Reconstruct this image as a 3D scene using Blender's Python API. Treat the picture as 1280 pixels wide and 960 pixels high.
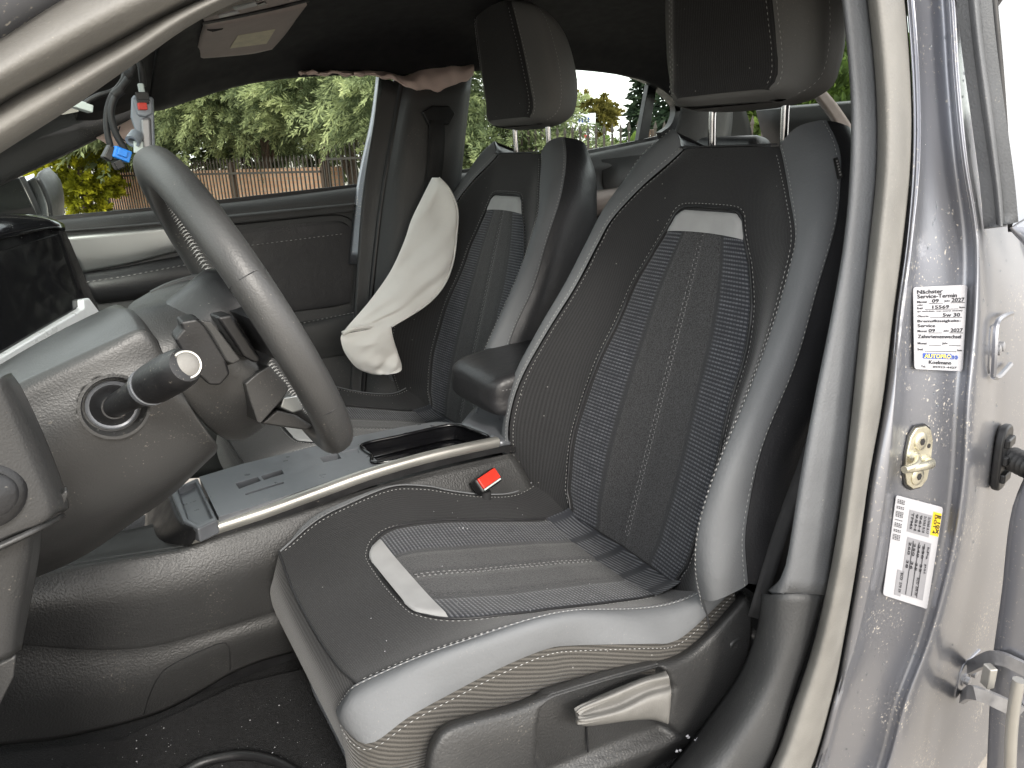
import bpy, bmesh, math, random
import numpy as np
from mathutils import Vector, Matrix

for o in list(bpy.data.objects):
    bpy.data.objects.remove(o, do_unlink=True)
scene = bpy.context.scene
COL = scene.collection
rad = math.radians

# ------------------------------------------------------------------ camera
# World axes: X towards the car's rear, Y towards its right (passenger) side, Z up, metres.
CAM_F = 916.75                       # focal length in photo pixels (photo 1280 wide)
PITCH, YAW, ROLL = rad(17.952), rad(30.356), rad(-2.476)
CAM = Vector((0.0, -1.2127, 1.15))
FW = Vector((math.cos(PITCH)*math.sin(YAW), math.cos(PITCH)*math.cos(YAW), -math.sin(PITCH)))
_r = Vector((math.cos(YAW), -math.sin(YAW), 0)); _u = _r.cross(FW)
RT = _r*math.cos(ROLL) + _u*math.sin(ROLL)
UP = _u*math.cos(ROLL) - _r*math.sin(ROLL)
cd = bpy.data.cameras.new('camera'); cam = bpy.data.objects.new('camera', cd); COL.objects.link(cam)
M3 = Matrix((RT, UP, -FW)).transposed()
cam.matrix_world = Matrix.Translation(CAM) @ M3.to_4x4()
cd.sensor_width = 36.0; cd.sensor_fit = 'HORIZONTAL'; cd.lens = 36.0*CAM_F/1280
cd.clip_start = 0.02; cd.clip_end = 600
scene.camera = cam

# ------------------------------------------------------------------ sky, sun, exposure
SUN_DIR = Vector((-0.08, -0.82, 0.56)).normalized()     # towards the sun
world = bpy.data.worlds.new('World'); scene.world = world; world.use_nodes = True
wt = world.node_tree; wt.nodes.clear()
wo = wt.nodes.new('ShaderNodeOutputWorld'); bg = wt.nodes.new('ShaderNodeBackground')
sky = wt.nodes.new('ShaderNodeTexSky'); sky.sky_type = 'NISHITA'; sky.sun_disc = False
sky.sun_elevation = math.asin(SUN_DIR.z); sky.sun_rotation = math.atan2(SUN_DIR.x, SUN_DIR.y)
sky.air_density = 1.0; sky.dust_density = 2.5; sky.ozone_density = 1.0
tc = wt.nodes.new('ShaderNodeTexCoord'); nz = wt.nodes.new('ShaderNodeTexNoise')
nz.inputs['Scale'].default_value = 3.2; nz.inputs['Detail'].default_value = 6
mp = wt.nodes.new('ShaderNodeMapping'); mp.inputs['Scale'].default_value = (1, 1, 2.6)
rp = wt.nodes.new('ShaderNodeValToRGB'); rp.color_ramp.elements[0].position = .34; rp.color_ramp.elements[1].position = .66
mx = wt.nodes.new('ShaderNodeMixRGB'); mx.inputs['Color2'].default_value = (9.5, 9.3, 8.9, 1)
wt.links.new(tc.outputs['Generated'], mp.inputs['Vector']); wt.links.new(mp.outputs[0], nz.inputs['Vector'])
wt.links.new(nz.outputs['Fac'], rp.inputs['Fac'])
mm = wt.nodes.new('ShaderNodeMath'); mm.operation = 'MULTIPLY_ADD'; mm.inputs[1].default_value = .5; mm.inputs[2].default_value = .42
wt.links.new(rp.outputs['Color'], mm.inputs[0]); wt.links.new(mm.outputs[0], mx.inputs['Fac'])
wt.links.new(sky.outputs['Color'], mx.inputs['Color1']); wt.links.new(mx.outputs['Color'], bg.inputs['Color'])
bg.inputs['Strength'].default_value = 0.15
wt.links.new(bg.outputs['Background'], wo.inputs['Surface'])
sd = bpy.data.lights.new('sun', 'SUN'); sd.energy = 1.0; sd.angle = rad(12); sd.color = (1.0, .965, .90)
sun = bpy.data.objects.new('sun', sd); COL.objects.link(sun)
sun.rotation_euler = (-SUN_DIR).to_track_quat('-Z', 'Y').to_euler()
vs = scene.view_settings
vs.view_transform = 'Standard'; vs.look = 'None'; vs.gamma = 1.0; vs.use_curve_mapping = False
vs.exposure = 1.48
scene.render.engine = 'CYCLES'
scene.cycles.max_bounces = 6; scene.cycles.diffuse_bounces = 3; scene.cycles.glossy_bounces = 3; scene.cycles.transmission_bounces = 4; scene.cycles.transparent_max_bounces = 8
scene.cycles.use_denoising = True

# ------------------------------------------------------------------ geometry helpers
def ray(px, py):
    return FW + RT*((px-640)/CAM_F) - UP*((py-480)/CAM_F)
def at(px, py, Y=None, X=None, Z=None):
    """point of the place seen at photo pixel (px,py) on the plane Y=, X= or Z="""
    d = ray(px, py)
    if Y is not None: t = (Y-CAM.y)/d.y
    elif X is not None: t = (X-CAM.x)/d.x
    else: t = (Z-CAM.z)/d.z
    return CAM + d*t
def V(x, y, z): return Vector((x, y, z))
def PY(Y, *pts):
    return [at(p[0], p[1], Y=(p[2] if len(p) > 2 else Y)) for p in pts]
def PZ(Z, *pts):
    return [at(p[0], p[1], Z=(p[2] if len(p) > 2 else Z)) for p in pts]
def PX(X, *pts):
    return [at(p[0], p[1], X=(p[2] if len(p) > 2 else X)) for p in pts]

def _crp(p0, p1, p2, p3, t):
    return 0.5*((2*p1) + (p2-p0)*t + (2*p0-5*p1+4*p2-p3)*t*t + (3*p1-p0-3*p2+p3)*t**3)
def cr(pts, n, closed=False, straight=False):
    """Catmull-Rom through pts, resampled to n points by arc length"""
    P = np.array([tuple(p) for p in pts], float)
    if len(P) == 1: return [Vector(P[0])]*n
    if straight:
        D = np.vstack([P, P[:1]]) if closed else P
    else:
        if closed: Q = np.vstack([P[-1:], P, P[:2]])
        else: Q = np.vstack([2*P[0]-P[1], P, 2*P[-1]-P[-2]])
        out = []
        for i in range(len(Q)-3):
            for k in range(12): out.append(_crp(Q[i], Q[i+1], Q[i+2], Q[i+3], k/12))
        out.append(Q[-2] if not closed else P[0])
        D = np.array(out)
    L = np.concatenate([[0], np.cumsum(np.linalg.norm(np.diff(D, axis=0), axis=1))])
    s = np.linspace(0, L[-1], n+1)[:n] if closed else np.linspace(0, L[-1], n)
    R_ = np.stack([np.interp(s, L, D[:, k]) for k in range(3)], 1)
    return [Vector(r) for r in R_]
def cru(pts, n):
    """uniform-parameter Catmull-Rom (for cross sections)"""
    P = np.array([tuple(p) for p in pts], float)
    if len(P) == 1: return [Vector(P[0])]*n
    Q = np.vstack([2*P[0]-P[1], P, 2*P[-1]-P[-2]])
    out = []
    for i in range(n):
        u = i/(n-1)*(len(P)-1); k = min(int(u), len(P)-2)
        out.append(Vector(_crp(Q[k], Q[k+1], Q[k+2], Q[k+3], u-k)))
    return out
def tab(T, s):
    """interpolate rows of a table (first column the key) smoothly"""
    T = np.array(T, float)
    if s <= T[0, 0]: return T[0, 1:]
    if s >= T[-1, 0]: return T[-1, 1:]
    k = int(np.searchsorted(T[:, 0], s))-1; k = max(0, min(k, len(T)-2))
    t = (s-T[k, 0])/(T[k+1, 0]-T[k, 0])
    p0 = T[max(k-1, 0), 1:]; p3 = T[min(k+2, len(T)-1), 1:]
    return _crp(p0, T[k, 1:], T[k+1, 1:], p3, t)

def wloc(o):
    v = Vector((0, 0, 0))
    while o is not None:
        v += o.location; o = o.parent
    return v
def tag(o, label=None, cat=None, group=None, kind=None):
    if label: o['label'] = label
    if cat: o['category'] = cat
    if group: o['group'] = group
    if kind: o['kind'] = kind
    return o
def thing(name, loc, label, cat, group=None):
    o = bpy.data.objects.new(name, None); COL.objects.link(o); o.location = loc
    o.empty_display_size = .05
    return tag(o, label, cat, group)
def mk(name, verts, faces, mat, parent=None, smooth=True, uv=None, sharp=None, orient=None):
    """one mesh object; verts are world coordinates"""
    off = wloc(parent)
    me = bpy.data.meshes.new(name)
    me.from_pydata([tuple(Vector(v)-off) for v in verts], [], faces)
    me.update()
    if uv is not None:
        ul = me.uv_layers.new(name='UVMap')
        for lp in me.loops: ul.data[lp.index].uv = uv[lp.vertex_index]
    if smooth:
        for p in me.polygons: p.use_smooth = True
        if sharp is not None: me.set_sharp_from_angle(angle=rad(sharp))
    if mat is not None: me.materials.append(mat)
    o = bpy.data.objects.new(name, me); COL.objects.link(o)
    o.parent = parent
    return o
def grid_normals(G):
    A = np.array([[tuple(p) for p in r] for r in G], float)
    du = np.gradient(A, axis=1) if A.shape[1] > 1 else A
    dv = np.gradient(A, axis=0)
    N = np.cross(du, dv); l = np.linalg.norm(N, axis=2, keepdims=True); l[l < 1e-12] = 1
    return A, N/l
def mkgrid(name, G, mat, parent=None, thick=0, toward=None, uvs=None, closed=False, sub=0, both=False, caps=False):
    """grid of points -> mesh; normals turned towards 'toward' (default: the camera side)"""
    A, N = grid_normals(G)
    nr, nc = A.shape[:2]
    if toward is None:
        c = A.reshape(-1, 3); sgn = ((np.array(tuple(CAM))-A)*N).sum()
    else: sgn = ((np.array(tuple(toward))-A)*N).sum()
    faces = []
    for i in range(nr-1):
        for j in range(nc if closed else nc-1):
            a, b, c_, d = i*nc+j, i*nc+(j+1) % nc, (i+1)*nc+(j+1) % nc, (i+1)*nc+j
            faces.append((a, b, c_, d) if sgn > 0 else (d, c_, b, a))
    if caps and closed:
        faces.append(tuple(range(nc))[::(-1 if sgn > 0 else 1)]); faces.append(tuple(range((nr-1)*nc, nr*nc))[::(1 if sgn > 0 else -1)])
    if uvs is None:
        lu = np.concatenate([np.zeros((nr, 1)), np.cumsum(np.linalg.norm(np.diff(A, axis=1), axis=2), 1)], 1)
        lv = np.concatenate([np.zeros((1, nc)), np.cumsum(np.linalg.norm(np.diff(A, axis=0), axis=2), 0)], 0)
        uvs = [(lu[i, j], lv[i, j]) for i in range(nr) for j in range(nc)]
    o = mk(name, A.reshape(-1, 3), faces, mat, parent, uv=uvs)
    if thick:
        m = o.modifiers.new('solid', 'SOLIDIFY'); m.thickness = thick; m.offset = -1; m.use_even_offset = False
    if sub:
        m = o.modifiers.new('sub', 'SUBSURF'); m.levels = sub; m.render_levels = sub
    return o
def sgn_grid(G):
    A, N = grid_normals(G)
    s = ((np.array(tuple(CAM))-A)*N).sum()
    return A, N*(1 if s > 0 else -1)
def loft(curves, nu, nv, straight=False, linear=False):
    """curves (each a list of points) -> nv rows x nu columns of points"""
    rows = [cr(c, nu, straight=straight) for c in curves]
    cols = []
    for j in range(nu):
        col = [r[j] for r in rows]
        if linear:
            P = np.array([tuple(p) for p in col]); x = np.linspace(0, len(col)-1, nv)
            cols.append([Vector([np.interp(t, range(len(col)), P[:, k]) for k in range(3)]) for t in x])
        else: cols.append(cru(col, nv))
    return [[cols[j][i] for j in range(nu)] for i in range(nv)]
def puffed(G, puff, axis='v', p=6, edge=0.0):
    A, N = sgn_grid(G)
    nr, nc = A.shape[:2]
    t = np.abs(np.linspace(-1, 1, nr))**p; u = np.abs(np.linspace(-1, 1, nc))**p
    k = (1-t)[:, None]*np.ones(nc)[None, :]
    if axis == 'uv': k = (1-t)[:, None]*(1-u)[None, :]
    if axis == 'u': k = np.ones(nr)[:, None]*(1-u)[None, :]
    B = A+N*(puff*k+edge)[:, :, None]
    return [[Vector(q) for q in r] for r in B]
def patch(name, curves, nu, nv, mat, parent=None, thick=0, puff=0, axis='v', straight=False, linear=False, toward=None, uvs=None, p=6):
    G = loft(curves, nu, nv, straight, linear)
    if puff: G = puffed(G, puff, axis, p)
    o = mkgrid(name, G, mat, parent, thick, toward, uvs)
    return o, G
def frames(P, up=None):
    P = [Vector(p) for p in P]; n = len(P)
    T = [(P[min(i+1, n-1)]-P[max(i-1, 0)]).normalized() for i in range(n)]
    ref = Vector(up) if up is not None else (Vector((0, 0, 1)) if abs(T[0].z) < .9 else Vector((1, 0, 0)))
    out = []; s = T[0].cross(ref).normalized()
    for i in range(n):
        if up is not None: s = T[i].cross(ref).normalized()
        else:
            s = (s-T[i]*s.dot(T[i])).normalized()
        out.append((P[i], T[i], s, s.cross(T[i]).normalized()))
    return out
def sweep(name, path, prof, mat, parent=None, n=None, up=None, scale=None, closed=True, caps=True, straight=False, closedpath=False, sharp=None):
    """sweep profile [(side, up)] along the path"""
    P = cr(path, n or max(2, 6*len(path)), closed=closedpath, straight=straight)
    if closedpath:
        n_ = len(P); T = [(P[(i+1) % n_]-P[i-1]).normalized() for i in range(n_)]
        fr = []
        for i in range(n_):
            s = T[i].cross(Vector(up)).normalized(); fr.append((P[i], T[i], s, s.cross(T[i]).normalized()))
    else: fr = frames(P, up)
    G = []
    for i, (p_, t, s, u) in enumerate(fr):
        k = scale(i/(len(fr)-1)) if scale else 1
        G.append([p_+s*a*k+u*b*k for a, b in prof])
    verts = [v for r in G for v in r]; nc = len(prof); nr = len(G); faces = []
    for i in range(nr if closedpath else nr-1):
        for j in range(nc if closed else nc-1):
            a, b = i*nc+j, i*nc+(j+1) % nc; i2 = (i+1) % nr
            c_, d = i2*nc+(j+1) % nc, i2*nc+j
            faces.append((a, d, c_, b))
    if closed and caps and not closedpath:
        faces.append(tuple(range(nc))); faces.append(tuple(range((nr-1)*nc, nr*nc))[::-1])
    lens = [0]
    for i in range(1, nr): lens.append(lens[-1]+(fr[i][0]-fr[i-1][0]).length)
    pl_ = [0]
    for j in range(1, nc): pl_.append(pl_[-1]+math.hypot(prof[j][0]-prof[j-1][0], prof[j][1]-prof[j-1][1]))
    uv = [(lens[i], pl_[j]) for i in range(nr) for j in range(nc)]
    o = mk(name, verts, faces, mat, parent, uv=uv, sharp=sharp or 50)
    fixn(o); return o
def fixn(o):
    bm = bmesh.new(); bm.from_mesh(o.data); bmesh.ops.recalc_face_normals(bm, faces=bm.faces); bm.to_mesh(o.data); bm.free()
    o.data.update()
def circ(r, n=10, r2=None, a0=0):
    return [(r*math.cos(a0+2*math.pi*i/n), (r2 or r)*math.sin(a0+2*math.pi*i/n)) for i in range(n)]
def tube(name, path, r, mat, parent=None, n=None, seg=8, scale=None, straight=False):
    return sweep(name, path, circ(r, seg), mat, parent, n=n, scale=scale, straight=straight, sharp=60)
def bev(o, w, seg=3, ang=35):
    m = o.modifiers.new('bevel', 'BEVEL'); m.width = w; m.segments = seg; m.limit_method = 'ANGLE'; m.angle_limit = rad(ang)
    m.harden_normals = True
    return o
def prism(name, pts, nrm, depth, mat, parent=None, bevel=0, seg=3, smooth=True, back=None):
    """polygon extruded by depth against nrm (nrm = outward)"""
    P = [Vector(p) for p in pts]; nrm = Vector(nrm).normalized(); n = len(P)
    Q = back if back is not None else [p-nrm*depth for p in P]
    faces = [tuple(range(n)), tuple(range(2*n-1, n-1, -1))]+[(i, i+n, (i+1) % n+n, (i+1) % n) for i in range(n)]
    o = mk(name, P+list(Q), faces, mat, parent, smooth=smooth, sharp=35 if smooth else None)
    fixn(o)
    if smooth: o.data.set_sharp_from_angle(angle=rad(35))
    if bevel: bev(o, bevel, seg)
    return o
def box(name, c, size, mat, parent=None, rot=None, bevel=0, seg=3, taper=None):
    sx, sy, sz = [s/2 for s in size]; R_ = rot.to_3x3() if rot is not None else Matrix.Identity(3)
    vs_ = []
    for z in (-1, 1):
        k = 1 if (taper is None or z < 0) else taper
        for x, y in ((-1, -1), (1, -1), (1, 1), (-1, 1)): vs_.append(Vector(c)+R_ @ Vector((x*sx*k, y*sy*k, z*sz)))
    f = [(3, 2, 1, 0), (4, 5, 6, 7), (0, 1, 5, 4), (1, 2, 6, 5), (2, 3, 7, 6), (3, 0, 4, 7)]
    o = mk(name, vs_, f, mat, parent, smooth=bool(bevel), sharp=35 if bevel else None)
    if bevel: bev(o, bevel, seg)
    return o
def euler(x=0, y=0, z=0):
    from mathutils import Euler
    return Euler((rad(x), rad(y), rad(z))).to_matrix()
def basis(nrm, up=(0, 0, 1)):
    """matrix whose columns are side, up, normal"""
    n_ = Vector(nrm).normalized(); s = Vector(up).cross(n_).normalized(); u = n_.cross(s)
    return Matrix((s, u, n_)).transposed()
def lathe(name, prof, base, axis, mat, parent=None, seg=24, sharp=40):
    """prof [(radius, along)] spun about axis from base"""
    B = basis(axis, (0, 0, 1) if abs(Vector(axis).normalized().z) < .9 else (1, 0, 0))
    vs_, fs = [], []
    for r, h in prof:
        for i in range(seg):
            a = 2*math.pi*i/seg; vs_.append(Vector(base)+B @ Vector((r*math.cos(a), r*math.sin(a), h)))
    for k in range(len(prof)-1):
        for i in range(seg):
            a, b = k*seg+i, k*seg+(i+1) % seg; fs.append((a, b, b+seg, a+seg))
    fs.append(tuple(range(seg))[::-1]); fs.append(tuple(range((len(prof)-1)*seg, len(prof)*seg)))
    o = mk(name, vs_, fs, mat, parent, sharp=sharp); fixn(o); o.data.set_sharp_from_angle(angle=rad(sharp)); return o
def boolean(o, cutters, op='DIFFERENCE', bevel=0, seg=2):
    """cut with temporary objects, keep only the result"""
    for c in cutters:
        m = o.modifiers.new('b', 'BOOLEAN'); m.object = c; m.operation = op; m.solver = 'EXACT'
    dg = bpy.context.evaluated_depsgraph_get(); dg.update()
    me = bpy.data.meshes.new_from_object(o.evaluated_get(dg)); old = o.data
    o.modifiers.clear(); o.data = me
    for c in cutters: bpy.data.objects.remove(c, do_unlink=True)
    for p in me.polygons: p.use_smooth = True
    me.set_sharp_from_angle(angle=rad(35))
    if bevel: bev(o, bevel, seg)
    return o
def stitch_mesh(name, curves, mat, parent, step=.0075, ln=.0048, r=.0009, lift=None, kind='stuff'):
    """dashes of thread laid along curves; curves: list of (points, normal or list of normals)"""
    vs_, fs = [], []
    for pts, nr in curves:
        P = [Vector(p) for p in pts]
        L = [0]
        for i in range(1, len(P)): L.append(L[-1]+(P[i]-P[i-1]).length)
        n = int(L[-1]/step)
        if n < 1: continue
        A = np.array([tuple(p) for p in P])
        f_ = lambda s: Vector([np.interp(s, L, A[:, k]) for k in range(3)])
        NN = np.array([tuple(q) for q in nr]) if isinstance(nr, (list, np.ndarray)) else None
        for k in range(n):
            s0 = (k+.2)*step; a, b = f_(s0), f_(s0+ln); m = (a+b)/2; t = (b-a)
            if t.length < 1e-6: continue
            t.normalize()
            N = Vector([np.interp(s0, L, NN[:, q]) for q in range(3)]) if NN is not None else Vector(nr)
            N.normalize(); sd_ = t.cross(N).normalized(); i0 = len(vs_)
            vs_ += [a+N*.0001, b+N*.0001, m+sd_*r+N*r*.3, m-sd_*r+N*r*.3, m+N*r*1.3, m-N*r]
            for q in ((0, 2, 4), (0, 4, 3), (1, 4, 2), (1, 3, 4), (0, 5, 2), (0, 3, 5), (1, 2, 5), (1, 5, 3)):
                fs.append(tuple(i0+x for x in q))
    o = mk(name, vs_, fs, mat, parent, smooth=False)
    if kind: o['kind'] = kind
    return o

# ------------------------------------------------------------------ materials
MAT = {}
def new_mat(name):
    m = bpy.data.materials.new(name); m.use_nodes = True; MAT[name] = m
    nt = m.node_tree; return m, nt, nt.nodes['Principled BSDF']
def nod(nt, t, **k):
    n = nt.nodes.new('ShaderNode'+t)
    for a, v in k.items():
        if a in n.inputs: n.inputs[a].default_value = v
        else: setattr(n, a, v)
    return n
def mat_basic(name, col, rough=.5, metal=0, spec=None, var=.15, vscale=40, bump=0, bscale=800, bdist=.001, coat=0, sheen=0, wrinkle=0, dust=0, dustcol=(.35, .32, .27), voro=False, rvar=.1):
    """plain surface with colour drift, roughness drift, fine relief and optional dust specks"""
    m, nt, b = new_mat(name)
    tcn = nod(nt, 'TexCoord'); L = nt.links.new
    n1 = nod(nt, 'TexNoise', Scale=vscale, Detail=4.0); L(tcn.outputs['Object'], n1.inputs['Vector'])
    mr = nod(nt, 'MapRange'); mr.inputs[1].default_value = .3; mr.inputs[2].default_value = .7
    mr.inputs[3].default_value = 1-var; mr.inputs[4].default_value = 1+var; L(n1.outputs['Fac'], mr.inputs[0])
    mul = nod(nt, 'MixRGB', blend_type='MULTIPLY'); mul.inputs['Fac'].default_value = 1; mul.inputs['Color1'].default_value = (*col, 1)
    L(mr.outputs[0], mul.inputs['Color2']); colout = mul.outputs['Color']
    if dust:
        n3 = nod(nt, 'TexNoise', Scale=420.0, Detail=2.0); L(tcn.outputs['Object'], n3.inputs['Vector'])
        n4 = nod(nt, 'TexNoise', Scale=14.0, Detail=3.0); L(tcn.outputs['Object'], n4.inputs['Vector'])
        ad = nod(nt, 'Math', operation='MULTIPLY_ADD'); L(n4.outputs['Fac'], ad.inputs[0]); ad.inputs[1].default_value = .45; L(n3.outputs['Fac'], ad.inputs[2])
        r3 = nod(nt, 'MapRange'); r3.inputs[1].default_value = .93; r3.inputs[2].default_value = 1.02; r3.inputs[4].default_value = dust; L(ad.outputs[0], r3.inputs[0])
        md = nod(nt, 'MixRGB'); L(r3.outputs[0], md.inputs['Fac']); L(colout, md.inputs['Color1']); md.inputs['Color2'].default_value = (*dustcol, 1); colout = md.outputs['Color']
    L(colout, b.inputs['Base Color'])
    rr = nod(nt, 'MapRange'); rr.inputs[1].default_value = .3; rr.inputs[2].default_value = .7; rr.inputs[3].default_value = max(.02, rough-rvar); rr.inputs[4].default_value = min(1, rough+rvar)
    L(n1.outputs['Fac'], rr.inputs[0]); L(rr.outputs[0], b.inputs['Roughness'])
    b.inputs['Metallic'].default_value = metal
    if spec is not None: b.inputs['Specular IOR Level'].default_value = spec
    if coat: b.inputs['Coat Weight'].default_value = coat; b.inputs['Coat Roughness'].default_value = .05
    if sheen: b.inputs['Sheen Weight'].default_value = sheen; b.inputs['Sheen Roughness'].default_value = .5
    if bump:
        if voro: n2 = nod(nt, 'TexVoronoi', Scale=bscale)
        else: n2 = nod(nt, 'TexNoise', Scale=bscale, Detail=3.0)
        L(tcn.outputs['Object'], n2.inputs['Vector'])
        bp = nod(nt, 'Bump', Strength=bump, Distance=bdist); L(n2.outputs[0], bp.inputs['Height']); L(bp.outputs[0], b.inputs['Normal'])
        if wrinkle:
            n5 = nod(nt, 'TexNoise', Scale=26.0, Detail=3.0, Distortion=.6); L(tcn.outputs['Object'], n5.inputs['Vector'])
            b2 = nod(nt, 'Bump', Strength=wrinkle, Distance=.004); L(n5.outputs[0], b2.inputs['Height']); L(b2.outputs[0], bp.inputs['Normal'])
    return m

# named materials
mat_basic('plastic_dark', (.036, .036, .036), rough=.40, bump=.4, bscale=520, bdist=.0008, var=.14, vscale=9, dust=.35)
mat_basic('plastic_trim', (.040, .041, .042), rough=.55, bump=.6, bscale=330, bdist=.001, var=.12, vscale=8, dust=.3)
mat_basic('plastic_console', (.033, .033, .033), rough=.43, bump=.7, bscale=330, bdist=.0013, var=.15, vscale=7, dust=.3)
mat_basic('plastic_black', (.012, .012, .013), rough=.42, bump=.3, bscale=400, bdist=.0006, dust=.4)
mat_basic('plastic_grey', (.15, .158, .172), rough=.36, metal=.35, bump=.1, bscale=500, bdist=.0003, var=.06, dust=.45)
mat_basic('lever_grey', (.17, .165, .155), rough=.5, bump=.4, bscale=350, bdist=.0007, var=.08, dust=.3)
mat_basic('gloss_black', (.006, .006, .007), rough=.10, var=.1, dust=.5, dustcol=(.2, .2, .2), rvar=.06)
mat_basic('silver_trim', (.40, .42, .42), rough=.38, metal=.85, var=.05, vscale=5, dust=.3)
mat_basic('champagne_trim', (.44, .43, .40), rough=.38, metal=.7, var=.07, vscale=8, dust=.3)
mat_basic('white_trim', (.78, .79, .83), rough=.32, metal=.25, var=.05, dust=.3)
mat_basic('leather_grey', (.135, .140, .146), rough=.68, spec=.28, bump=.5, bscale=330, bdist=.0008, var=.09, vscale=6, dust=.2, wrinkle=.35)
mat_basic('leather_headrest', (.125, .125, .122), rough=.58, spec=.35, bump=.5, bscale=330, bdist=.0008, var=.09, vscale=6, dust=.2, wrinkle=.3)
mat_basic('leather_black', (.022, .022, .024), rough=.45, bump=.5, bscale=330, bdist=.0009, var=.12, vscale=8, dust=.2, wrinkle=.3)
mat_basic('leather_wheel', (.046, .046, .046), rough=.43, bump=.4, bscale=520, bdist=.0007, var=.14, vscale=9, dust=.35, wrinkle=.05)
mat_basic('label_cloth', (.34, .34, .34), rough=.65, bump=.5, bscale=420, bdist=.0007, var=.08, vscale=30)
mat_basic('thread_white', (.38, .378, .37), rough=.85, var=.1)
mat_basic('thread_grey', (.24, .24, .24), rough=.85, var=.1)
mat_basic('carpet', (.009, .009, .010), rough=1, bump=1, bscale=420, bdist=.006, var=.6, vscale=220, dust=.45, dustcol=(.12, .115, .11))
mat_basic('mat_cloth', (.011, .011, .012), rough=1, bump=1, bscale=420, bdist=.005, var=.6, vscale=200, dust=.7, dustcol=(.15, .145, .13))
mat_basic('headliner', (.008, .008, .010), rough=.95, bump=.3, bscale=500, bdist=.0006, var=.2)
mat_basic('headliner_beige', (.36, .31, .29), rough=.85, bump=.4, bscale=400, bdist=.0007, var=.07)
mat_basic('rubber_seal', (.155, .150, .138), rough=.62, bump=.6, bscale=330, bdist=.0008, var=.16, vscale=16, dust=.35)
mat_basic('rubber_seal_dark', (.115, .120, .127), rough=.62, bump=.8, bscale=380, bdist=.0009, var=.12, vscale=14, dust=.4)
mat_basic('rubber_black', (.012, .012, .013), rough=.45, var=.2)
mat_basic('airbag_cloth', (.80, .785, .755), rough=.85, bump=.25, bscale=1100, bdist=.0005, var=.05, vscale=12)
mat_basic('airbag_pink', (.74, .58, .52), rough=.85, bump=.3, bscale=500, bdist=.001, var=.08, vscale=12)
mat_basic('zinc', (.58, .55, .44), rough=.32, metal=.9, var=.14, vscale=60, bump=.1, bscale=300)
mat_basic('steel_grey', (.30, .30, .31), rough=.38, metal=.6, var=.15, vscale=50)
mat_basic('chrome', (.42, .42, .43), rough=.18, metal=1, var=.03)
mat_basic('mirror', (.85, .87, .86), rough=.03, metal=1, var=.02, rvar=.01)
mat_basic('paper', (.35, .35, .37), rough=.5, var=.02)
mat_basic('paper_grey', (.20, .20, .215), rough=.5, var=.04)
mat_basic('paper_yellow', (.60, .42, .02), rough=.5, var=.04)
mat_basic('ink', (.008, .008, .012), rough=.7, var=.05)
mat_basic('ink_blue', (.03, .07, .30), rough=.7, var=.05)
mat_basic('ink_yellow', (.75, .6, .1), rough=.6, var=.05)
mat_basic('red_button', (.62, .035, .02), rough=.35, var=.06)
mat_basic('connector_blue', (.02, .22, .75), rough=.35, var=.08)
mat_basic('connector_white', (.55, .62, .60), rough=.4, var=.08)
mat_basic('connector_grey', (.26, .29, .33), rough=.4, metal=.2, var=.15, vscale=60)
mat_basic('wire_black', (.013, .013, .014), rough=.55, bump=.5, bscale=300, bdist=.001, var=.3)
mat_basic('belt_web', (.016, .016, .017), rough=.8, bump=.5, bscale=900, bdist=.0006)
mat_basic('visor_label', (.55, .50, .36), rough=.7, var=.12, vscale=60)

def mat_paint():
    m, nt, b = new_mat('paint_grey'); L = nt.links.new; t = nod(nt, 'TexCoord')
    n = nod(nt, 'TexNoise', Scale=6.0, Detail=3.0); L(t.outputs['Object'], n.inputs['Vector'])
    r = nod(nt, 'ValToRGB'); r.color_ramp.elements[0].color = (.235, .242, .268, 1); r.color_ramp.elements[1].color = (.285, .293, .322, 1)
    L(n.outputs['Fac'], r.inputs['Fac'])
    d1 = nod(nt, 'TexNoise', Scale=260.0, Detail=2.0); L(t.outputs['Object'], d1.inputs['Vector'])
    d2 = nod(nt, 'TexNoise', Scale=9.0); L(t.outputs['Object'], d2.inputs['Vector'])
    ad = nod(nt, 'Math', operation='MULTIPLY_ADD'); L(d2.outputs['Fac'], ad.inputs[0]); ad.inputs[1].default_value = .4; L(d1.outputs['Fac'], ad.inputs[2])
    mr = nod(nt, 'MapRange'); mr.inputs[1].default_value = .86; mr.inputs[2].default_value = .95; mr.inputs[4].default_value = .8; L(ad.outputs[0], mr.inputs[0])
    mix = nod(nt, 'MixRGB'); L(mr.outputs[0], mix.inputs['Fac']); L(r.outputs[0], mix.inputs['Color1']); mix.inputs['Color2'].default_value = (.55, .5, .42, 1)
    L(mix.outputs[0], b.inputs['Base Color'])
    inv = nod(nt, 'Math', operation='MULTIPLY_ADD'); L(mr.outputs[0], inv.inputs[0]); inv.inputs[1].default_value = -.85; inv.inputs[2].default_value = .85
    L(inv.outputs[0], b.inputs['Metallic']); b.inputs['Roughness'].default_value = .38
    b.inputs['Coat Weight'].default_value = .45; b.inputs['Coat Roughness'].default_value = .16
    v = nod(nt, 'TexNoise', Scale=5000.0); L(t.outputs['Object'], v.inputs['Vector'])
    bp = nod(nt, 'Bump', Strength=.03, Distance=.001); L(v.outputs[0], bp.inputs['Height']); L(bp.outputs[0], b.inputs['Normal'])
mat_paint()
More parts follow.
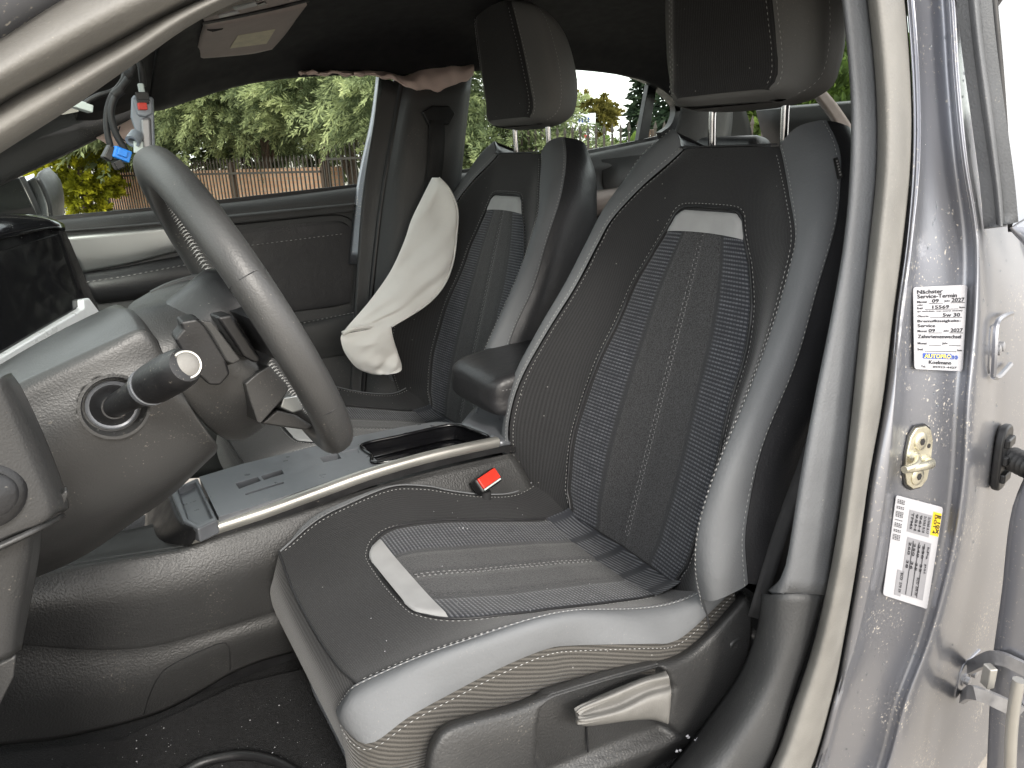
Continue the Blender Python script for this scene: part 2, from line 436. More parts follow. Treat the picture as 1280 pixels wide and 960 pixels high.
def mat_glass(name='window_glass', tint=(.82, .88, .84, 1), base=0.0):
    m, nt, b = new_mat(name); L = nt.links.new
    nt.nodes.remove(b); out = nt.nodes['Material Output']
    tr = nod(nt, 'BsdfTransparent'); tr.inputs[0].default_value = tint
    gl = nod(nt, 'BsdfGlossy'); gl.inputs['Roughness'].default_value = .02
    lw = nod(nt, 'LayerWeight', Blend=.12); ms = nod(nt, 'MixShader')
    fm = nod(nt, 'Math', operation='MULTIPLY_ADD'); L(lw.outputs['Fresnel'], fm.inputs[0]); fm.inputs[1].default_value = .7; fm.inputs[2].default_value = base
    L(fm.outputs[0], ms.inputs[0]); L(tr.outputs[0], ms.inputs[1]); L(gl.outputs[0], ms.inputs[2])
    L(ms.outputs[0], out.inputs['Surface'])
mat_glass()
mat_glass('privacy_glass', (.10, .11, .11, 1), .45)
def mat_drops():
    m, nt, b = new_mat('water_drop')
    b.inputs['Base Color'].default_value = (.9, .95, .95, 1); b.inputs['Roughness'].default_value = .03
    b.inputs['Transmission Weight'].default_value = 1; b.inputs['IOR'].default_value = 1.33
mat_drops()
def mat_fabric(name, col, rib=.0036, amp=.5, axis=0, contrast=.25):
    """knitted seat cloth: thin ribs along the panel (UV in metres) with melange"""
    m, nt, b = new_mat(name); L = nt.links.new
    t = nod(nt, 'TexCoord'); s = nod(nt, 'SeparateXYZ'); L(t.outputs['UV'], s.inputs[0])
    mu = nod(nt, 'Math', operation='MULTIPLY'); mu.inputs[1].default_value = 2*math.pi/rib; L(s.outputs[axis], mu.inputs[0])
    sn = nod(nt, 'Math', operation='SINE'); L(mu.outputs[0], sn.inputs[0])
    n = nod(nt, 'TexNoise', Scale=700.0, Detail=2.0); L(t.outputs['Object'], n.inputs['Vector'])
    n2 = nod(nt, 'TexNoise', Scale=7.0, Detail=4.0); L(t.outputs['Object'], n2.inputs['Vector'])
    a = nod(nt, 'Math', operation='MULTIPLY_ADD'); L(sn.outputs[0], a.inputs[0]); a.inputs[1].default_value = contrast; a.inputs[2].default_value = .5
    a2 = nod(nt, 'Math', operation='MULTIPLY_ADD'); L(n.outputs['Fac'], a2.inputs[0]); a2.inputs[1].default_value = .9; L(a.outputs[0], a2.inputs[2])
    a3 = nod(nt, 'Math', operation='MULTIPLY_ADD'); L(n2.outputs['Fac'], a3.inputs[0]); a3.inputs[1].default_value = .5; L(a2.outputs[0], a3.inputs[2])
    mr = nod(nt, 'MapRange'); mr.inputs[1].default_value = .6; mr.inputs[2].default_value = 1.8; mr.inputs[3].default_value = .55; mr.inputs[4].default_value = 1.5; L(a3.outputs[0], mr.inputs[0])
    mul = nod(nt, 'MixRGB', blend_type='MULTIPLY'); mul.inputs['Fac'].default_value = 1; mul.inputs['Color1'].default_value = (*col, 1); L(mr.outputs[0], mul.inputs['Color2'])
    # a sprinkling of pale lint
    n4 = nod(nt, 'TexVoronoi', Scale=38.0); L(t.outputs['Object'], n4.inputs['Vector'])
    lt = nod(nt, 'MapRange'); lt.inputs[1].default_value = .05; lt.inputs[2].default_value = .035; lt.inputs[4].default_value = .45; L(n4.outputs['Distance'], lt.inputs[0])
    mx2 = nod(nt, 'MixRGB'); L(lt.outputs[0], mx2.inputs['Fac']); L(mul.outputs[0], mx2.inputs['Color1']); mx2.inputs['Color2'].default_value = (.4, .39, .37, 1)
    L(mx2.outputs[0], b.inputs['Base Color']); b.inputs['Roughness'].default_value = .9
    b.inputs['Sheen Weight'].default_value = .25; b.inputs['Sheen Roughness'].default_value = .4
    b.inputs['Specular IOR Level'].default_value = .25
    bp = nod(nt, 'Bump', Strength=amp, Distance=.0008); L(a2.outputs[0], bp.inputs['Height']); L(bp.outputs[0], b.inputs['Normal'])
mat_fabric('fabric_black', (.026, .026, .027))
mat_fabric('fabric_rib', (.060, .056, .050), rib=.0052, contrast=.55, amp=.8)
def mat_insert():
    """seat centre panel: UV.x -1..1 across, UV.y metres along; ribbed net outside, melange cloth inside"""
    m, nt, b = new_mat('fabric_insert'); L = nt.links.new
    t = nod(nt, 'TexCoord'); s = nod(nt, 'SeparateXYZ'); L(t.outputs['UV'], s.inputs[0])
    ab = nod(nt, 'Math', operation='ABSOLUTE'); L(s.outputs[0], ab.inputs[0])
    def wave(src, per, lo, hi):
        mu = nod(nt, 'Math', operation='MULTIPLY'); mu.inputs[1].default_value = 2*math.pi/per; L(src, mu.inputs[0])
        sn = nod(nt, 'Math', operation='SINE'); L(mu.outputs[0], sn.inputs[0])
        mr = nod(nt, 'MapRange'); mr.inputs[1].default_value = lo; mr.inputs[2].default_value = hi; L(sn.outputs[0], mr.inputs[0]); return mr.outputs[0]
    rows = wave(s.outputs[1], .0062, -.1, .7); dash = wave(s.outputs[0], .045, -.95, -.5)
    net = nod(nt, 'Math', operation='MULTIPLY'); L(rows, net.inputs[0]); L(dash, net.inputs[1])
    n0 = nod(nt, 'TexNoise', Scale=60.0, Detail=3.0); L(t.outputs['Object'], n0.inputs['Vector'])
    net2 = nod(nt, 'Math', operation='MULTIPLY'); L(net.outputs[0], net2.inputs[0]); L(n0.outputs['Fac'], net2.inputs[1])
    c1 = nod(nt, 'MixRGB'); L(net2.outputs[0], c1.inputs['Fac']); c1.inputs['Color1'].default_value = (.026, .028, .034, 1); c1.inputs['Color2'].default_value = (.19, .195, .215, 1)
    n = nod(nt, 'TexNoise', Scale=520.0, Detail=3.0); L(t.outputs['Object'], n.inputs['Vector'])
    c2 = nod(nt, 'ValToRGB'); c2.color_ramp.elements[0].position = .3; c2.color_ramp.elements[1].position = .72
    c2.color_ramp.elements[0].color = (.016, .016, .017, 1); c2.color_ramp.elements[1].color = (.085, .085, .088, 1); L(n.outputs['Fac'], c2.inputs['Fac'])
    fm = nod(nt, 'MapRange'); fm.inputs[1].default_value = .50; fm.inputs[2].default_value = .56; L(ab.outputs[0], fm.inputs[0])
    c3 = nod(nt, 'MixRGB'); L(fm.outputs[0], c3.inputs['Fac']); L(c2.outputs[0], c3.inputs['Color1']); L(c1.outputs[0], c3.inputs['Color2'])
    # smooth strip between the two cloths
    st = nod(nt, 'MapRange'); st.inputs[1].default_value = .035; st.inputs[2].default_value = .02
    sb = nod(nt, 'Math', operation='SUBTRACT'); L(ab.outputs[0], sb.inputs[0]); sb.inputs[1].default_value = .5
    sa = nod(nt, 'Math', operation='ABSOLUTE'); L(sb.outputs[0], sa.inputs[0]); L(sa.outputs[0], st.inputs[0])
    c4 = nod(nt, 'MixRGB'); L(st.outputs[0], c4.inputs['Fac']); L(c3.outputs[0], c4.inputs['Color1']); c4.inputs['Color2'].default_value = (.034, .035, .038, 1)
    L(c4.outputs[0], b.inputs['Base Color']); b.inputs['Roughness'].default_value = .85; b.inputs['Specular IOR Level'].default_value = .25
    b.inputs['Sheen Weight'].default_value = .2
    hs = nod(nt, 'MixRGB'); L(fm.outputs[0], hs.inputs['Fac']); L(n.outputs['Fac'], hs.inputs['Color1']); L(net.outputs[0], hs.inputs['Color2'])
    bp = nod(nt, 'Bump', Strength=.7, Distance=.0012); L(hs.outputs[0], bp.inputs['Height']); L(bp.outputs[0], b.inputs['Normal'])
mat_insert()
def mat_screen():
    m, nt, b = new_mat('screen_glass'); L = nt.links.new; t = nod(nt, 'TexCoord')
    w = nod(nt, 'TexNoise', Scale=22.0, Detail=3.0, Distortion=2.0); L(t.outputs['Object'], w.inputs['Vector'])
    mr = nod(nt, 'MapRange'); mr.inputs[1].default_value = .45; mr.inputs[2].default_value = .75; mr.inputs[3].default_value = .05; mr.inputs[4].default_value = .28; L(w.outputs['Fac'], mr.inputs[0])
    L(mr.outputs[0], b.inputs['Roughness']); b.inputs['Specular IOR Level'].default_value = .6
    w2 = nod(nt, 'TexNoise', Scale=11.0, Detail=3.0, Distortion=2.5); L(t.outputs['Object'], w2.inputs['Vector'])
    m2 = nod(nt, 'ValToRGB'); m2.color_ramp.elements[0].position = .5; m2.color_ramp.elements[0].color = (.008, .008, .009, 1); m2.color_ramp.elements[1].position = .8; m2.color_ramp.elements[1].color = (.026, .027, .026, 1); L(w2.outputs['Fac'], m2.inputs['Fac']); L(m2.outputs[0], b.inputs['Base Color'])
mat_screen()

# ------------------------------------------------------------------ outside: ground, fence, hedge, trees
random.seed(7); rng = np.random.default_rng(11)
mat_basic('paving', (.30, .27, .23), rough=.9, bump=.5, bscale=40, bdist=.01, var=.2, vscale=3)
mat_basic('fence_iron', (.035, .028, .022), rough=.6, var=.3, vscale=20)
mat_basic('timber_dark', (.06, .04, .028), rough=.8, var=.3, vscale=30)
mat_basic('bark', (.08, .055, .04), rough=.95, var=.4, vscale=30, bump=.6, bscale=60, bdist=.01)
mat_basic('sign_white', (.78, .80, .84), rough=.4, var=.03)
mat_basic('sign_red', (.6, .06, .08), rough=.5, var=.05)
mat_basic('sign_violet', (.15, .06, .4), rough=.5, var=.05)
mat_basic('render_wall', (.62, .58, .5), rough=.9, var=.08, vscale=4)
def mat_leaf(name, c0, c1, c2, scale=1.4):
    m, nt, b = new_mat(name); L = nt.links.new; t = nod(nt, 'TexCoord')
    n = nod(nt, 'TexNoise', Scale=scale, Detail=5.0, Roughness=.65); L(t.outputs['Object'], n.inputs['Vector'])
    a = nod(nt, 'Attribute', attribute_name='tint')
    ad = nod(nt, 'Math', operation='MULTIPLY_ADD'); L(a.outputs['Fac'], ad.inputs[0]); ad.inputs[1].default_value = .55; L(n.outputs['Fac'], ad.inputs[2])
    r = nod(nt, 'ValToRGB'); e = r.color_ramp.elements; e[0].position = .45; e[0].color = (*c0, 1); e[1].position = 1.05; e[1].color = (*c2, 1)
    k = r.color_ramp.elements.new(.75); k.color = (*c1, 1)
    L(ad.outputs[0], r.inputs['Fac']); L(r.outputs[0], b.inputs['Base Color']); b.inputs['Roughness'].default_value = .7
    b.inputs['Specular IOR Level'].default_value = .25
    tr = nod(nt, 'BsdfTranslucent'); L(r.outputs[0], tr.inputs[0]); ms = nod(nt, 'MixShader'); ms.inputs[0].default_value = .42
    L(b.outputs[0], ms.inputs[1]); L(tr.outputs[0], ms.inputs[2]); L(ms.outputs[0], nt.nodes['Material Output'].inputs['Surface'])
mat_leaf('leaf_juniper', (.11, .14, .07), (.38, .43, .21), (.66, .69, .38))
mat_leaf('leaf_yellow', (.18, .19, .012), (.52, .50, .035), (.78, .74, .10), 2.5)
mat_leaf('leaf_conifer', (.018, .032, .018), (.045, .07, .035), (.09, .12, .06))
mat_leaf('leaf_autumn', (.10, .09, .02), (.20, .17, .04), (.30, .2, .06))
mat_leaf('leaf_green', (.05, .08, .02), (.16, .24, .05), (.3, .4, .1), 2.0)
mat_leaf('leaf_brown', (.06, .045, .03), (.16, .12, .08), (.3, .24, .16), 2.5)
def mat_brick():
    m, nt, b = new_mat('brick_far'); L = nt.links.new; t = nod(nt, 'TexCoord')
    mpn = nod(nt, 'Mapping'); mpn.inputs['Rotation'].default_value = (rad(90), 0, 0); L(t.outputs['Object'], mpn.inputs['Vector'])
    k = nod(nt, 'TexBrick', Scale=4.0); k.inputs['Color1'].default_value = (.62, .34, .21, 1); k.inputs['Color2'].default_value = (.72, .43, .28, 1); k.inputs['Mortar'].default_value = (.5, .42, .34, 1)
    L(mpn.outputs[0], k.inputs['Vector']); L(k.outputs['Color'], b.inputs['Base Color']); b.inputs['Roughness'].default_value = .9
mat_brick()
gnd = mk('ground', [(-150, -150, 0), (250, -150, 0), (250, 250, 0), (-150, 250, 0)], [(0, 1, 2, 3)], MAT['paving'], smooth=False); gnd['kind'] = 'structure'

def leaf_mesh(name, P, D, size, mat, parent, aspect=.32, tint=None, droop=0.0):
    """many small leaf faces: P positions, D directions, size lengths"""
    n = len(P); P = np.asarray(P); D = np.asarray(D); D = D/np.linalg.norm(D, axis=1, keepdims=True)
    rv = rng.normal(size=(n, 3)); S = np.cross(D, rv); S /= np.linalg.norm(S, axis=1, keepdims=True)
    sz = np.asarray(size)[:, None]; w = sz*aspect
    a = P; b_ = P+D*sz*.5+S*w*.5; c_ = P+D*sz; d_ = P+D*sz*.5-S*w*.5
    vs_ = np.stack([a, b_, c_, d_], 1).reshape(-1, 3)
    me = bpy.data.meshes.new(name); off = np.array(tuple(wloc(parent)))
    me.vertices.add(4*n); me.vertices.foreach_set('co', (vs_-off).astype(np.float32).ravel())
    me.loops.add(4*n); me.loops.foreach_set('vertex_index', np.arange(4*n, dtype=np.int32))
    me.polygons.add(n); me.polygons.foreach_set('loop_start', np.arange(0, 4*n, 4, dtype=np.int32))
    at_ = me.attributes.new('tint', 'FLOAT', 'POINT'); tv = np.repeat(np.zeros(n) if tint is None else tint, 4).astype(np.float32); at_.data.foreach_set('value', tv)
    me.update(); me.validate(); me.materials.append(mat)
    o = bpy.data.objects.new(name, me); COL.objects.link(o); o.parent = parent; return o
def plumes(cent, radii, nb, per, ln, leaf, droop=.25, up=.25, flat=1):
    """feathery branch ends all over an ellipsoid: returns leaf positions, directions, sizes, tints"""
    P, D, S, T = [], [], [], []
    cent = np.array(cent); radii = np.array(radii)
    for k in range(nb):
        v = rng.normal(size=3); v /= np.linalg.norm(v); v[2] = v[2]*.75+.15
        rr = rng.uniform(.25, 1.0)**.55*(1+.12*math.sin(5*v[0]+3*v[1]+k % 7))
        base = cent+v*radii*rr
        d = v*np.array((1, 1, .5))+rng.normal(size=3)*.35; d[2] += up; d /= np.linalg.norm(d)
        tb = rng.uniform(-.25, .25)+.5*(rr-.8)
        L_ = ln*rng.uniform(.6, 1.4)
        tt = rng.uniform(0, 1, per)
        side = rng.normal(size=(per, 3)); side -= (side@d)[:, None]*d
        pos = base+d*(tt[:, None]*L_)+np.array((0, 0, -1))*(droop*L_*tt[:, None]**2)+side*(.10*L_*(1.05-tt[:, None]))
        dd = d+side*.55+rng.normal(size=(per, 3))*.15; dd[:, 2] -= droop*1.2*tt
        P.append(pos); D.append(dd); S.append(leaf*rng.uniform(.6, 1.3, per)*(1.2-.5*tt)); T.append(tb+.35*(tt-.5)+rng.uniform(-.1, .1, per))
    return np.concatenate(P), np.concatenate(D), np.concatenate(S), np.concatenate(T)
def shrub(name, label, cat, base, cent, radii, nb, per, ln, leaf, mat, aspect=.3, droop=.25, up=.25, group=None):
    r_ = thing(name, base, label, cat, group)
    P, D, S, T = plumes(cent, radii, nb, per, ln, leaf, droop, up)
    k = P[:, 2] > .03
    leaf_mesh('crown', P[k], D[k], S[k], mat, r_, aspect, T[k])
    c = Vector(cent)
    vs_, fs = [], []
    tr = tube('trunk', [Vector(base), Vector(base).lerp(c, .5)+V(.05, 0, 0), c], .09*max(radii)/2+.03, MAT['bark'], r_, n=8, seg=8, scale=lambda t: 1.1-.7*t)
    for q in range(5):
        a = q*1.25; e = c+V(math.cos(a)*radii[0]*.7, math.sin(a)*radii[1]*.7, rng.uniform(-.3, .6)*radii[2])
        tube('limb', [Vector(base).lerp(c, .35), Vector(base).lerp(c, .7).lerp(e, .4), e], .03*max(radii)/2+.012, MAT['bark'], r_, n=8, seg=6, scale=lambda t: 1-.75*t)
    return r_
# the garden fence runs obliquely: far ahead of the car, close behind it
FA = at(20, 215, Z=1.0) if False else V(*(CAM+ray(60, 205)*17.0)); FB = V(*(CAM+ray(860, 160)*7.6))
FA.z = 0; FB.z = 0
fdir = (FB-FA).normalized(); fn_ = V(-fdir.y, fdir.x, 0)
if fn_.dot(FA-CAM) < 0: fn_ = -fn_
def fence_run(name, label, a, b, h):
    r_ = thing(name, a, label, 'fence'); d = (b-a); L_ = d.length; d.normalize(); s = V(-d.y, d.x, 0)
    R_ = Matrix((d, s, V(0, 0, 1))).transposed()
    n = int(L_/.105); first = None
    for i in range(n+1):
        p = a+d*(i*.105)
        if first is None:
            w = .011
            vs_ = [p+d*x*w+s*y*w*.7+V(0, 0, z) for z in (.08, h-.05) for x, y in ((-1, -1), (1, -1), (1, 1), (-1, 1))]+[p+V(0, 0, h+.05)]
            vs_ += [p+d*x*w*1.7+s*y*w+V(0, 0, h-.03) for x, y in ((-1, -1), (1, -1), (1, 1), (-1, 1))]
            f = [(0, 1, 5, 4), (1, 2, 6, 5), (2, 3, 7, 6), (3, 0, 4, 7), (4, 5, 10, 9), (5, 6, 11, 10), (6, 7, 12, 11), (7, 4, 9, 12), (9, 10, 8), (10, 11, 8), (11, 12, 8), (12, 9, 8)]
            first = mk('picket', vs_, f, MAT['fence_iron'], r_, smooth=False)
        else:
            o = first.copy(); COL.objects.link(o); o.parent = r_; o.location = d*(i*.105)
            o.scale = (1, 1, 1+random.uniform(-.006, .006))
    for z in (.2, h-.22): box('rail', (a+b)/2+V(0, 0, z), (L_, .03, .035), MAT['fence_iron'], r_, rot=R_)
    k = max(2, int(L_/2.2))
    for i in range(k+1): box('post', a+d*(L_*i/k)+s*.05+V(0, 0, h*.48), (.08, .08, h*.98), MAT['timber_dark'], r_, rot=R_, bevel=.008, seg=1)
    return r_
FM = FA.lerp(FB, .62)
fence_run('iron_fence', 'dark iron picket fence under the juniper, seen through the front window', FA, FM, 1.12)
fence_run('iron_fence', 'dark spear topped railing behind the headrests, seen through the rear window', FM+fdir*.1, FB+fdir*5, 1.30)
# low sunlit brick wall behind the fence
w0 = FA+fn_*.5+fdir*1.5; w1 = FM+fn_*.5-fdir*.4
bw = prism('brick_wall', [w0+V(0, 0, 0), w1, w1+V(0, 0, .95), w0+V(0, 0, .95)], -fn_, .25, MAT['brick_far'], smooth=False)
tag(bw, 'low orange brick wall standing behind the iron pickets', 'wall')
def spot(px, py, depth): return CAM+ray(px, py)*depth
def gnd_at(px, depth):
    p = spot(px, 200, depth); return V(p.x, p.y, 0)
for (px, dep, rx, ry, rz, zc, nb, lab) in (
        (205, 14.6, 1.6, 1.2, 1.25, 2.20, 700, 'feathery green juniper overhanging the fence beside the steering wheel'),
        (330, 13.2, 1.7, 1.2, 1.35, 2.25, 1050, 'large feathery green juniper in the middle of the front passenger window'),
        (435, 12.0, 1.4, 1.1, 1.30, 2.1, 800, 'feathery juniper at the rear edge of the front passenger window'),
        (530, 10.2, 1.2, 1.1, 1.15, 1.9, 300, 'green juniper bush behind the far door pillar'),
        (628, 9.8, .85, 1.2, .80, 1.05, 480, 'green juniper bush behind the passenger headrest')):
    g = gnd_at(px, dep)
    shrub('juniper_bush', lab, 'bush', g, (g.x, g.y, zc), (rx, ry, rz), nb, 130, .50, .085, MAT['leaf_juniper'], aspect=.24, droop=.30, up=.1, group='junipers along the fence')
g = gnd_at(330, 15.5); shrub('juniper_bush', 'tall dark juniper rising behind the brick wall', 'bush', g, (g.x, g.y, 2.0), (4.6, 1.2, 2.0), 620, 70, .8, .2, MAT['leaf_juniper'], group='junipers along the fence')
for px, dep, rx, zc, rz, nb, lab in ((95, 14.5, .75, 1.2, 1.7, 420, 'bright yellow green thuja behind the door mirror'), (150, 16.5, 1.1, 1.8, 1.6, 480, 'bright yellow green thuja behind the hanging blue plug')):
    g = gnd_at(px, dep)
    shrub('yellow_thuja', lab, 'bush', g, (g.x, g.y, zc), (rx, rx, rz), nb, 60, .28, .10, MAT['leaf_yellow'], aspect=.55, droop=.1, up=.35, group='yellow thujas')
# behind the rear side window
def conifer(name, label, g, h, r, mat, n=9000, group=None):
    r_ = thing(name, g, label, 'tree', group)
    t = rng.uniform(0, 1, n)**.8; a = rng.uniform(0, 2*math.pi, n); lay = .75+.25*np.sin(t*60+a*2)
    q = rng.uniform(.35, 1, n)**.5*lay*(1-t)*r+.05
    P = np.stack([g.x+np.cos(a)*q, g.y+np.sin(a)*q, .4+t*h-q*.25+rng.normal(size=n)*.08], 1)
    D = np.stack([np.cos(a), np.sin(a), -.25+rng.normal(size=n)*.3], 1)
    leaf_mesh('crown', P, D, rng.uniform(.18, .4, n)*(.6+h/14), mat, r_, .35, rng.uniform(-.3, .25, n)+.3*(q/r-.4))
    tube('trunk', [g, g+V(0.05, 0, h*.5), g+V(0, 0, h)], .16, MAT['bark'], r_, n=8, seg=8, scale=lambda t: 1-.9*t)
    return r_
conifer('spruce_tree', 'dark spruce at the right of the rear side window', gnd_at(815, 26), 5.2, 1.25, MAT['leaf_conifer'], group='spruces beyond the fence')
conifer('spruce_tree', 'smaller dark spruce seen through the rear quarter window', gnd_at(858, 20), 4.4, 1.3, MAT['leaf_conifer'], group='spruces beyond the fence')
g = gnd_at(732, 40); shrub('autumn_tree', 'yellowing round tree behind the white sign', 'tree', g, (g.x, g.y, 2.3), (1.5, 1.5, 1.2), 260, 60, .5, .2, MAT['leaf_autumn'], aspect=.6)
g = gnd_at(768, 16); shrub('low_hedge', 'low green hedge behind the spear topped railing', 'hedge', g, (g.x, g.y, .55), (3.2, 1.0, .55), 420, 50, .3, .12, MAT['leaf_green'], aspect=.5)
# white notice board with red flash
sg_ = thing('notice_board', gnd_at(722, 13.5), 'white notice board with blue lettering and a red flash, beyond the railing', 'sign')
sn_ = (CAM-spot(722, 165, 13.5)); sn_.z = 0; sn_.normalize(); ss_ = V(-sn_.y, sn_.x, 0)
sc = spot(722, 164, 13.5)
def on_board(u, w, d=0): return sc+ss_*u+V(0, 0, w)+sn_*d
prism('panel', [on_board(-.33, -.33), on_board(.33, -.33), on_board(.33, .30), on_board(-.33, .30)], sn_, .03, MAT['sign_white'], sg_, bevel=.006, seg=1)
for q in (-.28, .28): box('post', on_board(q, -.9, -.05), (.05, .05, 1.6), MAT['steel_grey'], sg_)
prism('red_flash', [on_board(.05, -.02, .004), on_board(.22, -.10, .004), on_board(.22, -.16, .004), on_board(.08, -.09, .004)], sn_, .003, MAT['sign_red'], sg_, smooth=False)
for k in range(5): box('blue_letter', on_board(-.02+k*.055, .19, .004), (.03, .004, .08), MAT['ink_blue'], sg_, rot=Matrix((ss_, -sn_, V(0, 0, 1))).transposed())
vd = lathe('violet_disc', [(.001, 0), (.07, .0), (.08, .01), (.07, .02), (.001, .024)], spot(704, 164, 12.5), sn_, MAT['sign_violet'], None, seg=18)
tag(vd, 'small violet round sign beside the white notice board', 'sign')
# the side behind the open rear door
g = gnd_at(1062, 9); shrub('laurel_bush', 'green bush seen past the driver headrest through the rear opening', 'bush', g, (g.x, g.y, 1.0), (1.3, 1.6, 1.1), 420, 60, .3, .13, MAT['leaf_green'], aspect=.55)
g = gnd_at(1290, 13); shrub('bare_hedge', 'brown half bare hedge seen through the rear door glass', 'hedge', g, (g.x, g.y, 1.4), (1.6, 1.8, 1.3), 420, 40, .5, .12, MAT['leaf_brown'], aspect=.4, up=.5)
g = gnd_at(1010, 14); shrub('laurel_bush', 'tall green bush far behind the driver seat', 'bush', g, (g.x, g.y, 1.6), (2.2, 1.5, 1.6), 320, 60, .4, .2, MAT['leaf_green'], aspect=.55)

# ------------------------------------------------------------------ car shell
body = thing('car_body', V(.6, 0, .25), 'grey metallic car body shell with black trim, door opening and roof lining', 'car')
ROOF_X = (.20, .30, .45, .70, 1.0, 1.3, 1.55, 1.75)
ROOF_Z = {0: (1.368, 1.408, 1.448, 1.47, 1.488, 1.48, 1.455, 1.41), .27: (1.355, 1.393, 1.433, 1.457, 1.475, 1.468, 1.44, 1.395),
          .48: (1.305, 1.345, 1.385, 1.422, 1.437, 1.43, 1.40, 1.35), .575: (1.265, 1.305, 1.345, 1.375, 1.39, 1.385, 1.36, 1.305)}
RAIL = [(-.32, 1.035), (-.094, 1.12), (.117, 1.213), (.227, 1.267), (.40, 1.316), (.567, 1.335), (.747, 1.338), (.99, 1.349), (1.27, 1.359), (1.50, 1.344), (1.64, 1.310), (1.755, 1.235)]
curves = []
for y in (-.575, -.48, -.27, 0, .27, .48, .575): curves.append([V(x, y, z) for x, z in zip(ROOF_X, ROOF_Z[abs(y)])])
curves.append([V(x, .618, z-.001) for x, z in RAIL[3:]])
curves.insert(0, [V(x, -.618, z-.001) for x, z in RAIL[3:]])
for k, dz in ((0, .07), (1, .06), (2, .03)): curves[k] = [p+V(0, 0, dz*max(0, 1-max(0, p.x-.5)/.4)) for p in curves[k]]
roof, _ = patch('roof_lining', curves, 40, 45, MAT['headliner'], body, thick=-.012, toward=V(.6, 0, .8))
roof.data.materials[0] = MAT['headliner']
patch('roof_panel', [[p+V(0, 0, .045)+V(0, p.y*.06, 0) for p in c] for c in curves], 40, 45, MAT['paint_grey'], body, thick=.004, toward=V(.6, 0, 4))
# windscreen and its pillars
hdr = [V(.20, y, ROOF_Z[abs(y)][0]+.012) for y in (-.575, -.27, 0, .27, .575)]; cowl = [V(-.80+abs(y)*.25, y*1.12, .985) for y in (-.62, -.3, 0, .3, .62)]
patch('windscreen', [hdr, cowl], 12, 12, MAT['window_glass'], body, toward=V(-2, 0, 3))
patch('header_trim', [[p+V(0, 0, -.012+(.07 if p.y < -.5 else .03 if p.y < -.2 else 0)) for p in hdr], [V(.11, y, ROOF_Z[abs(y)][0]-.028+d_) for y, d_ in ((-.575, .10), (-.27, .045), (0, .01), (.27, 0), (.575, 0))], [V(.06, y, ROOF_Z[abs(y)][0]-.03+d_) for y, d_ in ((-.575, .10), (-.27, .045), (0, .01), (.27, 0), (.575, 0))]], 24, 8, MAT['headliner'], body, thick=.01, toward=V(.5, 0, 0))
for sg in (1,):
    e0 = [V(x, sg*.618, z) for x, z in RAIL[:4]]; e1 = [V(x-.02, sg*.60, z+.055) for x, z in RAIL[:4]]; e2 = [V(x-.03, sg*.545, z+.085) for x, z in RAIL[:4]]
    e00 = [V(x, sg*.66, z+.003) for x, z in RAIL[:4]]
    e3 = [V(x-.10, sg*.43, z+.125) for x, z in RAIL[:4]]
    patch('pillar_trim', [e00, e0, e1, e2, e3], 20, 16, MAT['plastic_trim'], body, thick=.01, toward=V(.5, 0, 1))
# far side: window rail flange and B pillar
sweep('window_rail', [V(x, .64, z+.004) for x, z in RAIL], [(-.028, -.004), (.02, -.006), (.024, .03), (-.02, .05)], MAT['rubber_black'], body, n=60, up=(0, 0, 1))
patch('pillar_trim', [PY(.665, (474, 96), (468, 150), (455, 232), (447, 330), (441, 430), (437, 520)), PY(.655, (500, 104), (490, 160), (476, 238), (466, 330), (458, 430), (452, 520)),
                      PY(.615, (522, 108), (512, 165), (504, 240), (495, 330), (485, 430), (478, 520)), PY(.60, (575, 100), (568, 160), (558, 235), (548, 330), (540, 430), (530, 520)),
                      PY(.64, (590, 96), (583, 160), (575, 235), (562, 330), (550, 430), (540, 520))], 24, 22, MAT['plastic_trim'], body, thick=.012)
patch('pillar_edge', [PY(.70, (470, 96), (463, 150), (446, 232), (436, 330)), PY(.672, (486, 100), (478, 150), (462, 232), (452, 330))], 16, 6, MAT['paint_grey'], body, thick=.01)
tube('door_seal', PY(.655, (503, 100), (493, 160), (479, 240), (468, 330), (460, 420), (452, 520)), .008, MAT['rubber_black'], body, n=30, seg=8)
# far rear quarter: window divider, sill and C pillar
patch('quarter_trim', [PY(.60, (846, 100), (851, 125), (848, 150), (842, 168)), PY(.56, (866, 88), (874, 120), (872, 155), (866, 185)), PY(.50, (905, 80), (915, 120), (915, 160), (908, 195))], 14, 10, MAT['plastic_trim'], body, thick=.01)
# rear wall of the cabin: tailgate inner, parcel shelf
tg_ = thing if False else None
patch('tailgate_trim', [[V(2.02, y, .55) for y in (-.55, 0, .55)], [V(2.10, y, .95) for y in (-.55, 0, .55)], [V(1.96, y, 1.225) for y in (-.52, 0, .52)]], 12, 10, MAT['plastic_trim'], body, thick=.015)
patch('rear_window', [[V(1.96, y, 1.225) for y in (-.52, 0, .52)], [V(1.76, y, 1.385) for y in (-.48, 0, .48)]], 8, 8, MAT['window_glass'], body)
for sg in (-1, 1):
    patch('pillar_trim', [[V(1.74, sg*.585, 1.33), V(1.85, sg*.585, 1.22), V(1.93, sg*.60, 1.08)], [V(1.80, sg*.52, 1.36), V(1.93, sg*.53, 1.22), V(2.0, sg*.55, 1.10)]], 10, 6, MAT['headliner_beige'] if sg < 0 else MAT['plastic_trim'], body, thick=.02)  # near C pillar: light on it put in as beige, far one stays dark
    patch('quarter_panel', [[V(1.45, sg*.66, 1.10), V(1.7, sg*.64, 1.11), V(2.0, sg*.6, 1.10)], [V(1.45, sg*.62, .75), V(1.7, sg*.60, .75), V(2.05, sg*.58, .75)], [V(1.45, sg*.62, .35), V(1.7, sg*.6, .35), V(2.05, sg*.58, .35)]], 10, 10, MAT['plastic_trim'], body, thick=.02)
